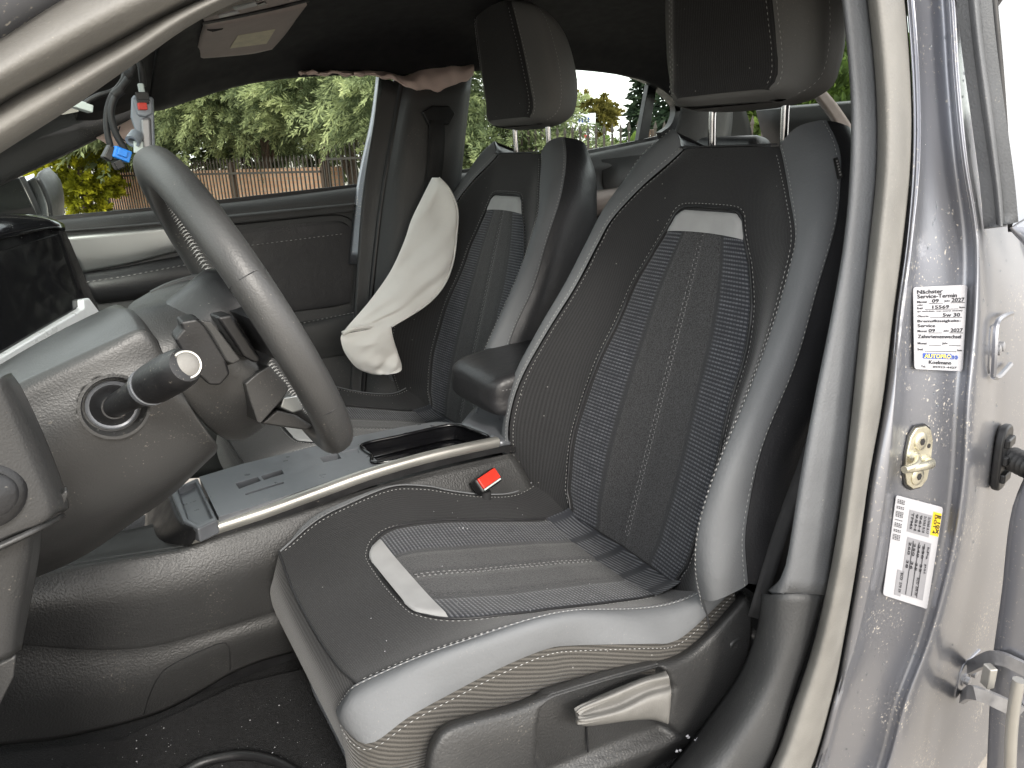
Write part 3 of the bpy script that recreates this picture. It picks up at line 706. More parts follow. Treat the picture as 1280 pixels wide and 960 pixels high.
patch('pillar_trim', [[at(1012, 108, X=1.72), at(1036, 140, X=1.72), at(1066, 186, X=1.72)], [at(1024, 104, X=1.74), at(1048, 132, X=1.74), at(1072, 168, X=1.74)]], 10, 5, MAT['headliner_beige'], body, thick=.02)  # strip of lit C pillar, the light given by its beige colour
box('parcel_shelf', V(1.78, 0, 1.02), (.42, 1.1, .03), MAT['plastic_black'], body, bevel=.01)
# --- floor, sill
FZ = .325
patch('floor', [[V(-.55, y, FZ+.10) for y in (-.70, -.4, -.1, .2, .68)], [V(-.35, y, FZ) for y in (-.70, -.4, -.1, .2, .68)], [V(.2, y, FZ-.01) for y in (-.70, -.4, -.1, .2, .68)], [V(.8, y, FZ-.01) for y in (-.70, -.4, -.1, .2, .68)], [V(1.4, y, FZ) for y in (-.66, -.4, -.1, .2, .66)]], 40, 60, MAT['carpet'], body, thick=.02, toward=V(.2, 0, 3))
patch('underbody', [[V(-.6, -.68, .24), V(.6, -.68, .24), V(2.1, -.62, .26)], [V(-.6, .68, .24), V(.6, .68, .24), V(2.1, .62, .26)]], 8, 8, MAT['rubber_black'], body, toward=V(.5, 0, -3))
patch('firewall', [[V(-.55, y, FZ+.10) for y in (-.70, 0, .70)], [V(-.66, y, .62) for y in (-.70, 0, .70)], [V(-.70, y, .95) for y in (-.70, 0, .70)]], 10, 10, MAT['carpet'], body, toward=V(2, 0, 1))
patch('kick_panel', [[V(-.62, -.655, .30), V(-.3, -.675, .31), V(-.1, -.69, .30)], [V(-.62, -.645, .75), V(-.3, -.665, .72), V(-.12, -.68, .70)], [V(-.7, -.64, 1.0), V(-.4, -.65, 1.0), V(-.22, -.665, .98)]], 10, 10, MAT['plastic_trim'], body, thick=.03, toward=V(0, 2, .5))
# near sill runs forward from the foot of the B pillar
sill = [V(-.6, -.735, .315), V(-.1, -.74, .312), V(.3, -.735, .318), V(.55, -.735, .335)]
sweep('door_sill', sill, [(-.055, -.08), (.05, -.08), (.05, .02), (.03, .045), (-.03, .045), (-.055, .02)], MAT['plastic_trim'], body, n=24, up=(0, 0, 1))

# --- near A pillar: painted flange, fat door seal, edge strip
ap = lambda Y, *p: PY(Y, *p)
apup = (0, -.85, .5)
patch('pillar_flange', [ap(-.70, (-120, 60), (0, -14), (60, -55), (200, -140)), ap(-.685, (-120, 95), (0, 25), (75, -22), (220, -110)), ap(-.66, (-120, 140), (0, 62), (100, 0), (240, -75))], 24, 10, MAT['paint_grey'], body, thick=.01)
patch('door_seal', [ap(-.665, (-150, 135), (0, 44), (45, 14), (110, -25), (250, -100), (420, -170)), ap(-.69, (-150, 162), (0, 72), (60, 36), (140, -8), (275, -78), (440, -150)), ap(-.693, (-150, 190), (0, 98), (70, 58), (150, 15), (290, -55), (460, -125)), ap(-.675, (-150, 212), (0, 120), (75, 78), (150, 38), (240, -8), (480, -115)), ap(-.65, (-150, 226), (0, 131), (75, 90), (150, 50), (240, 4), (490, -105))], 36, 18, MAT['rubber_seal'], body)
patch('pillar_edge', [ap(-.65, (-150, 226), (0, 131), (75, 90), (150, 50), (240, 4), (490, -105)), ap(-.672, (-150, 240), (0, 146), (85, 98), (160, 56), (262, -2), (500, -98)), ap(-.675, (-150, 262), (0, 166), (90, 112), (165, 66), (276, 0), (510, -90)), ap(-.655, (-150, 282), (0, 186), (94, 127), (169, 76), (287, 2), (520, -80)), ap(-.62, (-150, 290), (0, 192), (94, 132), (169, 80), (290, 5), (520, -78))], 36, 14, MAT['rubber_seal'], body)
# roof rail seal continues to the B pillar
sweep('door_seal', [at(490, -105, Y=-.65)+V(0, .0, .01), V(.42, -.64, 1.315), V(.60, -.635, 1.335), V(.735, -.632, 1.325)], circ(.020, 10), MAT['rubber_seal'], body, n=24)

patch('roof_side_rail', [[at(490, -105, Y=-.65)+V(-.02, -.03, .03), V(.42, -.672, 1.335), V(.60, -.668, 1.352), V(.80, -.662, 1.348), V(1.1, -.655, 1.345), V(1.5, -.65, 1.33)],
                         [at(490, -105, Y=-.65)+V(-.04, -.015, .065), V(.42, -.66, 1.375), V(.60, -.66, 1.39), V(.80, -.655, 1.39), V(1.1, -.65, 1.392), V(1.5, -.64, 1.375)],
                         [V(.20, -.63, 1.365), V(.40, -.63, 1.425), V(.60, -.63, 1.428), V(.80, -.63, 1.41), V(1.1, -.63, 1.40), V(1.5, -.63, 1.385)]], 30, 12, MAT['paint_grey'], body, thick=.01, toward=V(.6, -4, 2))
aa = at(-150, 200, Y=-.675)
sweep('pillar_foot', [aa+V(.012, .004, .012), aa.lerp(V(-.75, -.72, .95), .45)+V(0, 0, .012), V(-.75, -.72, .94)], [(-.05, -.035), (.045, -.035), (.052, .01), (.02, .042), (-.045, .04)], MAT['rubber_seal'], body, n=20, up=(0, 0, 1), scale=lambda t: .6+.5*t)
patch('front_wing', [[V(-1.2, -.80, .92), V(-.75, -.79, .94), V(-.30, -.765, .985)], [V(-1.2, -.84, .80), V(-.75, -.83, .82), V(-.28, -.80, .84)], [V(-1.2, -.83, .35), V(-.75, -.80, .35), V(-.25, -.76, .35)]], 16, 14, MAT['paint_grey'], body, thick=.01, toward=V(-.6, -4, 1))

# --- near B pillar
YS = (-130, -30, 100, 200, 300, 400, 500, 600, 700, 800, 880, 960, 1060)
BY = (-.630, -.655, -.68, -.70, -.715, -.73, -.745, -.755, -.757, -.75, -.745, -.74, -.738)
E1 = (1030, 1048, 1062, 1063, 1055, 1038, 1018, 1000, 984, 955, 930, 868, 780)
E2 = (1062, 1080, 1094, 1096, 1087, 1076, 1066, 1055, 1040, 1018, 992, 962, 900)
E3 = (1110, 1129, 1140, 1140, 1130, 1117, 1104, 1086, 1072, 1055, 1040, 1016, 970)
E4 = (1119, 1137, 1146, 1147, 1140, 1126, 1120, 1111, 1095, 1073, 1046, 1024, 985)
E5 = (1168, 1186, 1195, 1205, 1220, 1219, 1210, 1204, 1189, 1162, 1132, 1110, 1070)
E6 = (1202, 1218, 1228, 1238, 1256, 1284, 1288, 1264, 1250, 1234, 1227, 1224, 1215)
def col(E, dy, k=0): return [at(e, y+k, Y=b+dy) for e, y, b in zip(E, YS, BY)]
def mid(Ea, Eb, t): return tuple(a+(b-a)*t for a, b in zip(Ea, Eb))
up_n = 8
def part(c, a, b): return c[a:b]
# inner trim: upper cover and sill foot cover
inner = [(m-60, ) for m in E1]
E0 = tuple(e+8 for e in E1)
patch('pillar_trim', [part(col(E0, .075), 0, 9)+[at(960, 738, Y=-.675)], part(col(E1, .030), 0, 9)+[at(972, 740, Y=-.72)], part(col(mid(E1, E2, .5), .016), 0, 9)+[at(1000, 742, Y=-.736)], part(col(E2, .008), 0, 9)+[at(1032, 744, Y=-.748)]], 40, 14, MAT['rubber_seal_dark'], body, thick=.01)
patch('sill_trim', [[at(952, 742, Y=-.665), at(945, 790, Y=-.655), at(925, 840, Y=-.64), at(890, 890, Y=-.63), at(835, 960, Y=-.62), at(750, 1040, Y=-.62)],
                    [at(968, 744, Y=-.715), at(958, 790, Y=-.705), at(940, 845, Y=-.695), at(908, 900, Y=-.69), at(862, 960, Y=-.685), at(780, 1050, Y=-.68)],
                    [at(1000, 744, Y=-.738), at(985, 800, Y=-.735), at(962, 860, Y=-.73), at(935, 915, Y=-.728), at(905, 965, Y=-.725), at(830, 1060, Y=-.72)],
                    [at(1029, 745, Y=-.746), at(1012, 805, Y=-.742), at(990, 872, Y=-.738), at(974, 925, Y=-.736), at(955, 972, Y=-.733), at(890, 1070, Y=-.73)]], 36, 14, MAT['plastic_trim'], body, thick=.012)
patch('door_seal', [col(E2, .010), col(mid(E2, E3, .06), -.004), col(mid(E2, E3, .3), -.019), col(mid(E2, E3, .62), -.021), col(mid(E2, E3, .9), -.008), col(mid(E2, E3, .99), .006)], 60, 18, MAT['rubber_seal'], body)
pp, _ = patch('pillar_panel', [col(E3, .010), col(mid(E3, E4, .3), -.001), col(mid(E3, E4, .8), -.008), col(E4, -.007), col(mid(E4, E5, .12), .002), col(mid(E4, E5, .45), .000), col(mid(E4, E5, .78), -.006), col(mid(E4, E5, .93), -.017), col(E5, -.026),
                         col(mid(E5, E6, .10), -.026), col(mid(E5, E6, .22), -.018), col(mid(E5, E6, .45), .006), col(E6, .034), col(tuple(e+22 for e in E6), .06)], 70, 60, MAT['paint_grey'], body, thick=.004)

# ------------------------------------------------------------------ seats
TH = rad(17); SB = V(math.sin(TH), 0, math.cos(TH)); SN = V(-math.cos(TH), 0, math.sin(TH)); SB0 = V(.727, -.35, .53)
def W(h, s, d): return SB0+SB*s+SN*d+V(0, h, 0)
T_IN = [(-.05, .248, .055), (.0, .246, .085), (.04, .243, .108), (.1, .243, .125), (.18, .243, .12), (.28, .235, .09), (.37, .222, .06), (.45, .21, .042), (.5, .198, .032), (.56, .158, .018), (.61, .118, 0), (.632, .1, -.006)]
T_CR = [(-.05, .268, .055), (.0, .272, .085), (.05, .272, .108), (.1, .266, .118), (.18, .265, .118), (.28, .258, .09), (.37, .247, .062), (.45, .235, .044), (.52, .222, .030), (.58, .193, .014), (.635, .155, .000), (.658, .122, -.008)]
T_OU = [(-.03, .284, .03), (.05, .290, .06), (.1, .285, .08), (.15, .280, .085), (.2, .276, .085), (.25, .271, .075), (.34, .262, .045), (.44, .252, .03), (.52, .24, .012), (.575, .222, 0), (.625, .2, -.008), (.672, .155, -.022)]
T_INS = [(-.03, .14, .015), (.0, .155, .02), (.09, .166, .027), (.16, .165, .025), (.25, .155, .02), (.33, .146, .004), (.40, .131, 0), (.46, .105, -.002), (.50, .083, 0), (.52, .073, 0), (.532, .058, 0)]
def front_d(h, s):
    hb, db = tab(T_IN, s); hi, di = tab(T_INS, min(s, .5))
    if s > .5: hi = min(hi, hb*.6)
    a = abs(h)
    if a <= hi: return di*(a/hi)**2
    t = min(1, (a-hi)/(hb-hi)); return di+(db-di)*(t*t*(2.2-1.2*t))
def curve(T, sg, n=26, dh=0, dd=0):
    return [W(sg*(h+dh), s, d+dd) for s, h, d in T]
T_CUC = [(.175, .545), (.19, .558), (.25, .570), (.32, .572), (.436, .542), (.58, .505), (.685, .475), (.76, .455)]
T_G = [(.186, .176, .580), (.25, .197, .60), (.31, .21, .607), (.39, .222, .61), (.45, .218, .595), (.5, .212, .573), (.56, .21, .55), (.62, .212, .535), (.67, .22, .54), (.73, .232, .565)]
T_GM = [(.172, .196, .574), (.24, .213, .597), (.30, .224, .605), (.385, .235, .607), (.445, .231, .591), (.505, .228, .566), (.56, .228, .543), (.615, .23, .530), (.67, .236, .536), (.73, .246, .560)]
T_GO = [(.178, .220, .535), (.222, .228, .555), (.282, .226, .56), (.337, .232, .57), (.399, .234, .57), (.444, .232, .555), (.553, .247, .52), (.59, .246, .505), (.63, .243, .505), (.716, .242, .54)]
def cush_z(h, x):
    zc = tab(T_CUC, x)[0]; hg, zg = tab(T_G, x); t = min(1, abs(h)/hg)
    return zc+(zg-zc)*t**3.2
T_CI = [(.296, .098), (.33, .128), (.36, .142), (.43, .15), (.55, .148), (.64, .145)]

def build_seat(name, label, driver):
    root = thing(name, V(.45, -.35, .30), label, 'car seat', 'front seats')
    dark, ins, grey = MAT['fabric_black'], MAT['fabric_insert'], MAT['leather_grey']
    # --- backrest
    front = []
    ss = np.linspace(-.05, .632, 40); tt = np.linspace(-1, 1, 41)
    for s in ss:
        hb = tab(T_IN, s)[0]
        front.append([W(t*hb, s, front_d(t*hb, s)-.0035*(abs(t)**30)) for t in tt])
    uvs = [(t*.22, s) for s in ss for t in tt]
    back = mkgrid('backrest', front, dark, root, uvs=uvs)
    st = []
    for sg in (-1, 1):
        G = loft([curve([r for r in T_IN if r[0] >= 0], sg), curve([(.012, .272, .090)]+[r for r in T_CR if r[0] > .02], sg), curve([(.040, .289, .055)]+[r for r in T_OU if r[0] > .06], sg)], 50, 15)
        G = puffed(G, .0035, 'v', 10)
        A, N = sgn_grid(G)
        mkgrid('bolster', G, grey, back, toward=W(0, .3, .8))
        outward = W(sg*1.2, .3, .4)
        A, N = grid_normals(G)
        if ((np.array(tuple(outward))-A)*N).sum() < 0: N = -N
        st.append(([Vector(q) for q in A[1]+N[1]*.001], list(N[1])))
        st.append(([Vector(q) for q in A[-2]+N[-2]*.001], list(N[-2])))
        TOU = [(.040, .289, .055)]+[r for r in T_OU if r[0] > .06]; sm = [W(sg*(h+.006), s, d-.045) for s, h, d in TOU]; sm2 = [W(sg*(h-.012), s-.008, -.095) for s, h, d in TOU]; sb = [W(sg*(h-.05), s-.02, -.135) for s, h, d in TOU]
        G2 = loft([[W(sg*h, s, d-.001) for s, h, d in TOU], sm, sm2, sb], 40, 12)
        mkgrid('side_panel', puffed(G2, .003), MAT['leather_black'], back, toward=outward)
        A2, N2 = grid_normals(G2)
        if ((np.array(tuple(outward))-A2)*N2).sum() < 0: N2 = -N2
        # dark stitch just inside the grey seam on the cloth
        cs = [W(sg*(tab(T_IN, s)[0]-.007), s, front_d(tab(T_IN, s)[0]-.007, s)+.001) for s in np.linspace(-.03, .625, 60)]
        st.append((cs, tuple(SN)))
    patch('back_panel', [[W(-(h-.05), s-.02, -.135) for s, h, d in T_OU], [W(0, s-.02, -.15) for s, h, d in T_OU], [W(h-.05, s-.02, -.135) for s, h, d in T_OU]], 20, 9, MAT['plastic_black'], back, toward=W(0, .3, -2))
    tip = [(.155, .672, -.022), (.122, .658, -.008), (.1, .634, -.006)]
    e1 = [W(-h, s, d) for h, s, d in tip]+[W(-.05, .634, -.002), W(0, .635, 0), W(.05, .634, -.002)]+[W(h, s, d) for h, s, d in tip[::-1]]
    dip = [(.15, .662, -.045), (.118, .645, -.038), (.098, .625, -.03)]
    e2 = [W(-h, s, d) for h, s, d in dip]+[W(-.05, .622, -.03), W(0, .622, -.03), W(.05, .622, -.03)]+[W(h, s, d) for h, s, d in dip[::-1]]
    e3 = [W(p[0], p[1], -.135) for p in ((-.105, .65), (-.09, .64), (-.07, .625), (-.04, .615), (0, .612), (.04, .615), (.07, .625), (.09, .64), (.105, .65))]
    patch('top_panel', [e1, e2, e3], 40, 10, MAT['leather_black'], back, toward=W(0, 1.5, .2))
    tube('piping', [W(h, .634, .0015) for h in (-.1, -.05, 0, .05, .1)], .0016, MAT['leather_black'], back, seg=6)
    # centre insert, proud of the cloth
    G, uv = [], []
    ss = np.linspace(-.04, .532, 56); tt = np.linspace(-1, 1, 33)
    for s in ss:
        hi = tab(T_INS, s)[0]
        for_ = []
        for t in tt:
            e = (abs(t)**14); lift = .004*(1-e)-.002*e
            lift -= .0022*math.exp(-((abs(t)-.5)/.03)**2)+.003*math.exp(-(t/.035)**2)
            if s > .52: lift -= .004*((s-.52)/.012)**2
            for_.append(W(t*hi, s, front_d(t*hi, s)+lift)); uv.append((t, s))
        G.append(for_)
    mkgrid('centre_insert', G, ins, back, uvs=uv)
    edge = [(tab(T_INS, s)[0]+.0015, s) for s in np.linspace(-.03, .52, 40)]+[(.066, .530), (.05, .5365), (.0, .538)]
    loop = [W(-h, s, front_d(h, s)+.002) for h, s in edge]+[W(h, s, front_d(h, s)+.002) for h, s in edge[::-1][1:]]
    tube('piping', loop, .0019, MAT['leather_black'], back, n=150, seg=6)
    st.append(([p+SN*.0012+V(0, (.005 if p.y > -.35 else -.005), 0)+SB*(.005 if (p-SB0).dot(SB) > .525 else 0) for p in cr(loop, 150)], tuple(SN)))
    lab = []
    for s in np.linspace(.497, .531, 10):
        hi = tab(T_INS, s)[0]*.985
        c = .003*math.cos(0)
        lab.append([W(t*hi, s-(.004*t*t if s < .5 else 0), front_d(t*hi, s)+.0062-(.005*abs(t)**20)-(.003 if s > .53 else 0)) for t in np.linspace(-1, 1, 25)])
    mkgrid('cloth_label', lab, MAT['label_cloth'], back)
    # ladder stitch down the centre
    lad = []
    for hh in (-.0045, .0045): lad.append(([W(hh, s, front_d(0, s)+.0025) for s in np.linspace(-.02, .495, 30)], tuple(SN)))
    for s in np.arange(-.02, .495, .009): lad.append(([W(-.0065, s, front_d(0, s)+.0025), W(.0065, s, front_d(0, s)+.0025)], tuple(SN)))
    stitch_mesh('centre_stitch', lad, MAT['thread_grey'], back, step=.009, ln=.0062, r=.0008)
    stitch_mesh('stitching', st, MAT['thread_white'], back, r=.00055)
    if driver:
        tq = [at(x, y, Y=-.572) for x, y in ((1042, 198), (1047, 196), (1054, 221), (1048, 224))]
        tg = prism('airbag_tag', tq, V(-.3, -.9, .1), .002, MAT['rubber_black'], back, smooth=False)
        tv = [tq[0].lerp(tq[3], t).lerp(tq[1].lerp(tq[2], t), u)+V(-.0003, -.001, 0) for k in range(6) for u, t in ((.3, .12+k*.135), (.7, .12+k*.135), (.7, .20+k*.135), (.3, .20+k*.135))]
        lt = mk('tag_lettering', tv, [tuple(range(4*k, 4*k+4)) for k in range(6)], MAT['thread_white'], back, smooth=False)
    # --- headrest
    def HR(h, s, d): return W(h, s, d)
    secs = []   # s, half width front seam, half width max, front d, back d
    for s, hf, hm, df, db in ((.694, .060, .085, .012, -.035), (.700, .088, .112, .018, -.055), (.712, .099, .128, .021, -.072), (.735, .099, .137, .027, -.086), (.78, .095, .140, .048, -.082), (.83, .089, .136, .072, -.062), (.88, .081, .126, .097, -.032), (.905, .076, .116, .108, -.006), (.922, .066, .098, .109, .022), (.930, .045, .066, .101, .050)):
        hf *= 1.06; hm *= 1.07; df += .024; db += .02
        ring = [(-hf, df-.004), (-hf*.5, df+.001), (0, df+.003), (hf*.5, df+.001), (hf, df-.004), (hm*.97, df-.032), (hm, (df+db)/2+.01), (hm*.9, db+.018), (hm*.5, db), (0, db-.004), (-hm*.5, db), (-hm*.9, db+.018), (-hm, (df+db)/2+.01), (-hm*.97, df-.032)]
        secs.append([W(h, s, d) for h, d in ring])
    rows = [cr(r, 44, closed=True) for r in secs]
    cols = [cru([r[j] for r in rows], 30) for j in range(44)]
    G = [[cols[j][i] for j in range(44)] for i in range(30)]
    hrn = mkgrid('headrest', G, MAT['leather_headrest'], root, closed=True, caps=True); fixn(hrn)
    T_HF = [(s_, h_*1.06, d_+.024) for s_, h_, d_ in ((.700, .090, .020), (.712, .100, .024), (.735, .100, .030), (.78, .096, .051), (.83, .090, .075), (.88, .082, .100), (.905, .077, .111), (.920, .068, .113))]
    Gf, uvf = [], []
    for s in np.linspace(.700, .920, 24):
        hf, df = tab(T_HF, s)
        Gf.append([W(t*hf, s, df-.002*t*t+.003*(1-abs(t)**12)-.006*abs(t)**20) for t in np.linspace(-1, 1, 25)]); uvf += [(t*.1, s) for t in np.linspace(-1, 1, 25)]
    mkgrid('headrest_front', Gf, MAT['fabric_black'], hrn, uvs=uvf, toward=W(0, .8, 2))
    hs_ = []
    for sg in (-1, 1):
        c = [W(sg*(tab(T_HF, s)[0]+.006), s, tab(T_HF, s)[1]-.006) for s in np.linspace(.705, .91, 30)]
        hs_.append((c, tuple((SN+V(0, sg*.9, 0)).normalized())))
        c = [W(sg*(tab(T_HF, s)[0]-.006), s, tab(T_HF, s)[1]+.0015) for s in np.linspace(.705, .91, 30)]
        hs_.append((c, tuple(SN)))
        # rear seam
        ring = [r[6 if sg > 0 else 12] for r in secs]
        hs_.append(([p+V(0, sg*.0015, 0) for p in cr(ring[1:-1], 40)], (0, sg, 0)))
    stitch_mesh('stitching', hs_, MAT['thread_white'], hrn, r=.00055)
    for sg in (-1, 1):
        tube('headrest_post', [W(sg*.0735, .615, -.055), W(sg*.0735, .70, -.025), W(sg*.0735, .74, -.015)], .0065, MAT['chrome'], hrn, n=6, seg=12)
        lathe('post_collar', [(.020, 0), (.020, .006), (.015, .009), (.009, .009)], W(sg*.0735, .618, -.054), SB, MAT['plastic_black'], back, seg=16)
    # --- cushion
    G, uv = [], []
    xs = np.linspace(.186, .75, 44); tt = np.linspace(-1, 1, 37)
    for x in xs:
        hg = tab(T_G, x)[0]
        G.append([V(x-(.006*(1-(t*t)) if x < .2 else 0), -.35+t*hg, cush_z(t*hg, x)-.003*abs(t)**30) for t in tt]); uv += [(t*.22, x) for t in tt]
    cu = mkgrid('cushion', G, dark, root, uvs=uv, toward=V(.4, -.35, 3))
    st = []
    for sg in (-1, 1):
        P = lambda T: [V(x, -.35+sg*h, z) for x, h, z in T]
        wrap = sg < 0
        gin = [V(.166, -.35+sg*.150, .538), V(.176, -.35+sg*.163, .563)]+P(T_G)
        gmid = [V(.163, -.35+sg*.152, .536), V(.160, -.35+sg*.178, .552)]+P(T_GM)
        gout = [V(.163, -.35+sg*.154, .533), V(.162, -.35+sg*.190, .534)]+P(T_GO)
        if not wrap:
            p0 = V(.186, -.35+sg*.176, .577); gin, gmid, gout = [p0]+gin[3:], [p0]+gmid[3:], [p0]+gout[3:]
        Gg = puffed(loft([gin, gmid, gout], 60, 13), .002, 'v', 10)
        ow = V(.4, -.35+sg*3, 2)
        mkgrid('cushion_bolster', Gg, grey, cu, toward=ow)
        A, N = grid_normals(Gg)
        if ((np.array(tuple(ow))-A)*N).sum() < 0: N = -N
        st.append(([Vector(q) for q in A[1]+N[1]*.001], list(N[1]))); st.append(([Vector(q) for q in A[-1]+N[-2]*.0015+np.array((0, 0, -.007))], list(N[-2])))
        tube('piping', gin, .0016, MAT['leather_grey'], cu, n=70, seg=6)
        # ribbed side below the bolster
        lo1 = [V(p.x, p.y+sg*.004, p.z-.045) for p in gout]; lo2 = [V(p.x+.004, p.y-sg*.012, min(p.z-.10, .47)) for p in gout]; lo3 = [V(p.x+.01, p.y-sg*.02, .40) for p in gout]
        Gs = loft([[p-V(0, sg*.001, .001) for p in gout], lo1, lo2, lo3], 50, 14)
        A, N = grid_normals(Gs); nr, nc = A.shape[:2]
        lu = np.concatenate([[0], np.cumsum(np.linalg.norm(np.diff(A[3], axis=0), axis=1))])
        uvr = [(A[i, j, 2]*.93+A[i, j, 0]*.36, A[i, j, 0]) for i in range(nr) for j in range(nc)]
        mkgrid('cushion_side', Gs, MAT['fabric_rib'], cu, toward=ow, uvs=uvr)
        cs = [V(x, -.35+sg*(tab(T_G, x)[0]-.007), cush_z(tab(T_G, x)[0]-.007, x)+.001) for x in np.linspace(.19, .70, 60)]
        st.append((cs, (0, 0, 1)))
    # front face under the thigh roll
    hh = np.linspace(-.176, .176, 21)
    f0 = [G[0][int(round((h/.176+1)/2*36))] for h in hh]
    f0 = [V(p.x-.001, p.y, p.z+.0005) for p in f0]
    f1 = [V(.166+.004*(h/.17)**2, -.35+h*.98, .540-.004*(1-(h/.17)**2)) for h in hh]
    f2 = [V(.166, -.35+h*1.16, .49) for h in hh]; f3 = [V(.178, -.35+h*1.2, .43) for h in hh]; f4 = [V(.225, -.35+h*1.18, .38) for h in hh]
    Gf = loft([f0, f1, f2, f3, f4], 24, 16)
    mkgrid('cushion_front', Gf, MAT['fabric_black'], cu, toward=V(-2, -.35, .4), uvs=[(Gf[i][j].z, Gf[i][j].y) for i in range(16) for j in range(24)])
    tube('piping', [p+V(-.001, 0, .001) for p in f0], .0015, MAT['leather_black'], cu, n=40, seg=6)
    # insert
    G, uv = [], []
    for x in np.linspace(.296, .655, 40):
        hi = tab(T_CI, x)[0]
        row = []
        for t in np.linspace(-1, 1, 33):
            e = abs(t)**14; lift = .004*(1-e)-.001*e-.003*math.exp(-(t/.04)**2)-.003*math.exp(-((abs(t)-.5)/.04)**2)
            if x < .306: lift -= .004*((.306-x)/.01)**2
            row.append(V(x, -.35+t*hi, cush_z(t*hi, x)+lift)); uv.append((t, x))
        G.append(row)
    mkgrid('cushion_insert', G, ins, cu, uvs=uv, toward=V(.4, -.35, 3))
    edge = [(tab(T_CI, x)[0]+.002, x) for x in np.linspace(.65, .31, 24)]+[(.09, .298), (.07, .292), (.0, .289)]
    loop = [V(x, -.35-h, cush_z(h, x)+.0015) for h, x in edge]+[V(x, -.35+h, cush_z(h, x)+.0015) for h, x in edge[::-1][1:]]
    tube('piping', loop, .0017, MAT['leather_black'], cu, n=120, seg=6)
    st.append(([p+V(-.005, (.003 if p.y > -.35 else -.003), .0005) for p in cr(loop, 120)], (0, 0, 1)))
    lab = []
    for x in np.linspace(.2905, .325, 14):
        hi = float(np.interp(x, (.2905, .292, .295, .298, .305, .325), (.062, .078, .088, .094, .104, .120)))
        lab.append([V(x, -.35+t*hi, cush_z(t*hi, x)+.0062-.005*abs(t)**24) for t in np.linspace(-1, 1, 33)])
    mkgrid('cloth_label', lab, MAT['label_cloth'], cu, toward=V(.4, -.35, 3))
    lad = []
    for q in (-.004, .004): lad.append(([V(x, -.35+q, cush_z(0, x)+.003) for x in np.linspace(.33, .645, 30)], (0, 0, 1)))
    for x in np.arange(.335, .645, .009): lad.append(([V(x, -.357, cush_z(0, x)+.003), V(x, -.343, cush_z(0, x)+.003)], (0, 0, 1)))
    stitch_mesh('centre_stitch', lad, MAT['thread_grey'], cu, step=.009, ln=.0062, r=.0008)
    stitch_mesh('stitching', st, MAT['thread_white'], cu, r=.00055)
    # rear cloth strip in the bite
    G, uv = [], []
    for x in np.linspace(.652, .72, 12):
        row = []
        for t in np.linspace(-1, 1, 25):
            row.append(V(x, -.35+t*.148, cush_z(t*.148, x)+.006*math.sin(min(1, (x-.652)/.03)*math.pi/2)+.03*max(0, (x-.67)/.06)**2)); uv.append((.75+.1*t, x+t*.02))
        G.append(row)
    mkgrid('bite_strip', G, ins, cu, uvs=uv, toward=V(.4, -.35, 3))
    # seat pan under the cushion
    box('seat_base', V(.47, -.35, .40), (.42, .40, .10), MAT['plastic_black'], root, bevel=.02)
    for q in (-.19, .19): box('seat_rail', V(.52, -.35+q, .345), (.50, .035, .04), MAT['steel_grey'], root, bevel=.006)
    return root
driver = build_seat('driver_seat', 'black cloth car seat with grey bolsters beside the steering wheel, nearest the camera', True)
passenger = build_seat('passenger_seat', 'black cloth car seat with grey bolsters beyond the centre console', False)
passenger.location = passenger.location+V(.042, .70, -.002)

# ------------------------------------------------------------------ helpers that lay things onto finished surfaces
from mathutils.bvhtree import BVHTree
def bvh_of(o):
    off = wloc(o)
    return BVHTree.FromPolygons([v.co+off for v in o.data.vertices], [tuple(p.vertices) for p in o.data.polygons])
def hit(px, py, b, lift=0.0):
    d = ray(px, py).normalized(); loc, nr, i, dist = b.ray_cast(CAM, d)
    if loc is None: return None, None
    if nr.dot(d) > 0: nr = -nr
    return loc+nr*lift, nr
def groove(name, pts, b, r, mat, parent, n=None, lift=0.0, straight=False):
    """thin joint line following pixels on a surface"""
    n = n or 8*len(pts)
    P = cr([V(p[0], p[1], 0) for p in pts], n, straight=straight)
    Q = [hit(p.x, p.y, b, lift)[0] for p in P]; Q = [q for q in Q if q is not None]
    return tube(name, Q, r, mat, parent, n=len(Q), seg=5, straight=True)
def onplane(px, py, P0, n):
    d = ray(px, py); return CAM+d*((Vector(P0)-CAM).dot(n)/d.dot(n))
def text_on(name, s, quad, u0, v0, u1, v1, mat, parent, lift=.0006, fit=True):
    """lettering mapped onto a quad (tl, tr, br, bl) within fractional box"""
    cu = bpy.data.curves.new('t', 'FONT'); cu.body = s; cu.size = 1; cu.resolution_u = 2; cu.offset = .022
    o = bpy.data.objects.new('t', cu); COL.objects.link(o)
    dg = bpy.context.evaluated_depsgraph_get(); dg.update(); me = bpy.data.meshes.new_from_object(o.evaluated_get(dg))
    bpy.data.objects.remove(o, do_unlink=True)
    xs = [v.co.x for v in me.vertices]; ys = [v.co.y for v in me.vertices]
    x0, x1 = min(xs), max(xs); y0, y1 = min(0, min(ys)), max(max(ys), .68)
    tl, tr, br, bl = quad; nr = (tr-tl).cross(bl-tl).normalized()
    if nr.dot(CAM-tl) < 0: nr = -nr
    vs_ = []
    for v in me.vertices:
        u = u0+(v.co.x-x0)/(x1-x0)*(u1-u0); w = v1+(v.co.y-y0)/(y1-y0)*(v0-v1)
        vs_.append(tl.lerp(tr, u).lerp(bl.lerp(br, u), w)+nr*lift)
    fs = [tuple(p.vertices) for p in me.polygons]; bpy.data.meshes.remove(me)
    return mk(name, vs_, fs, mat, parent, smooth=False)
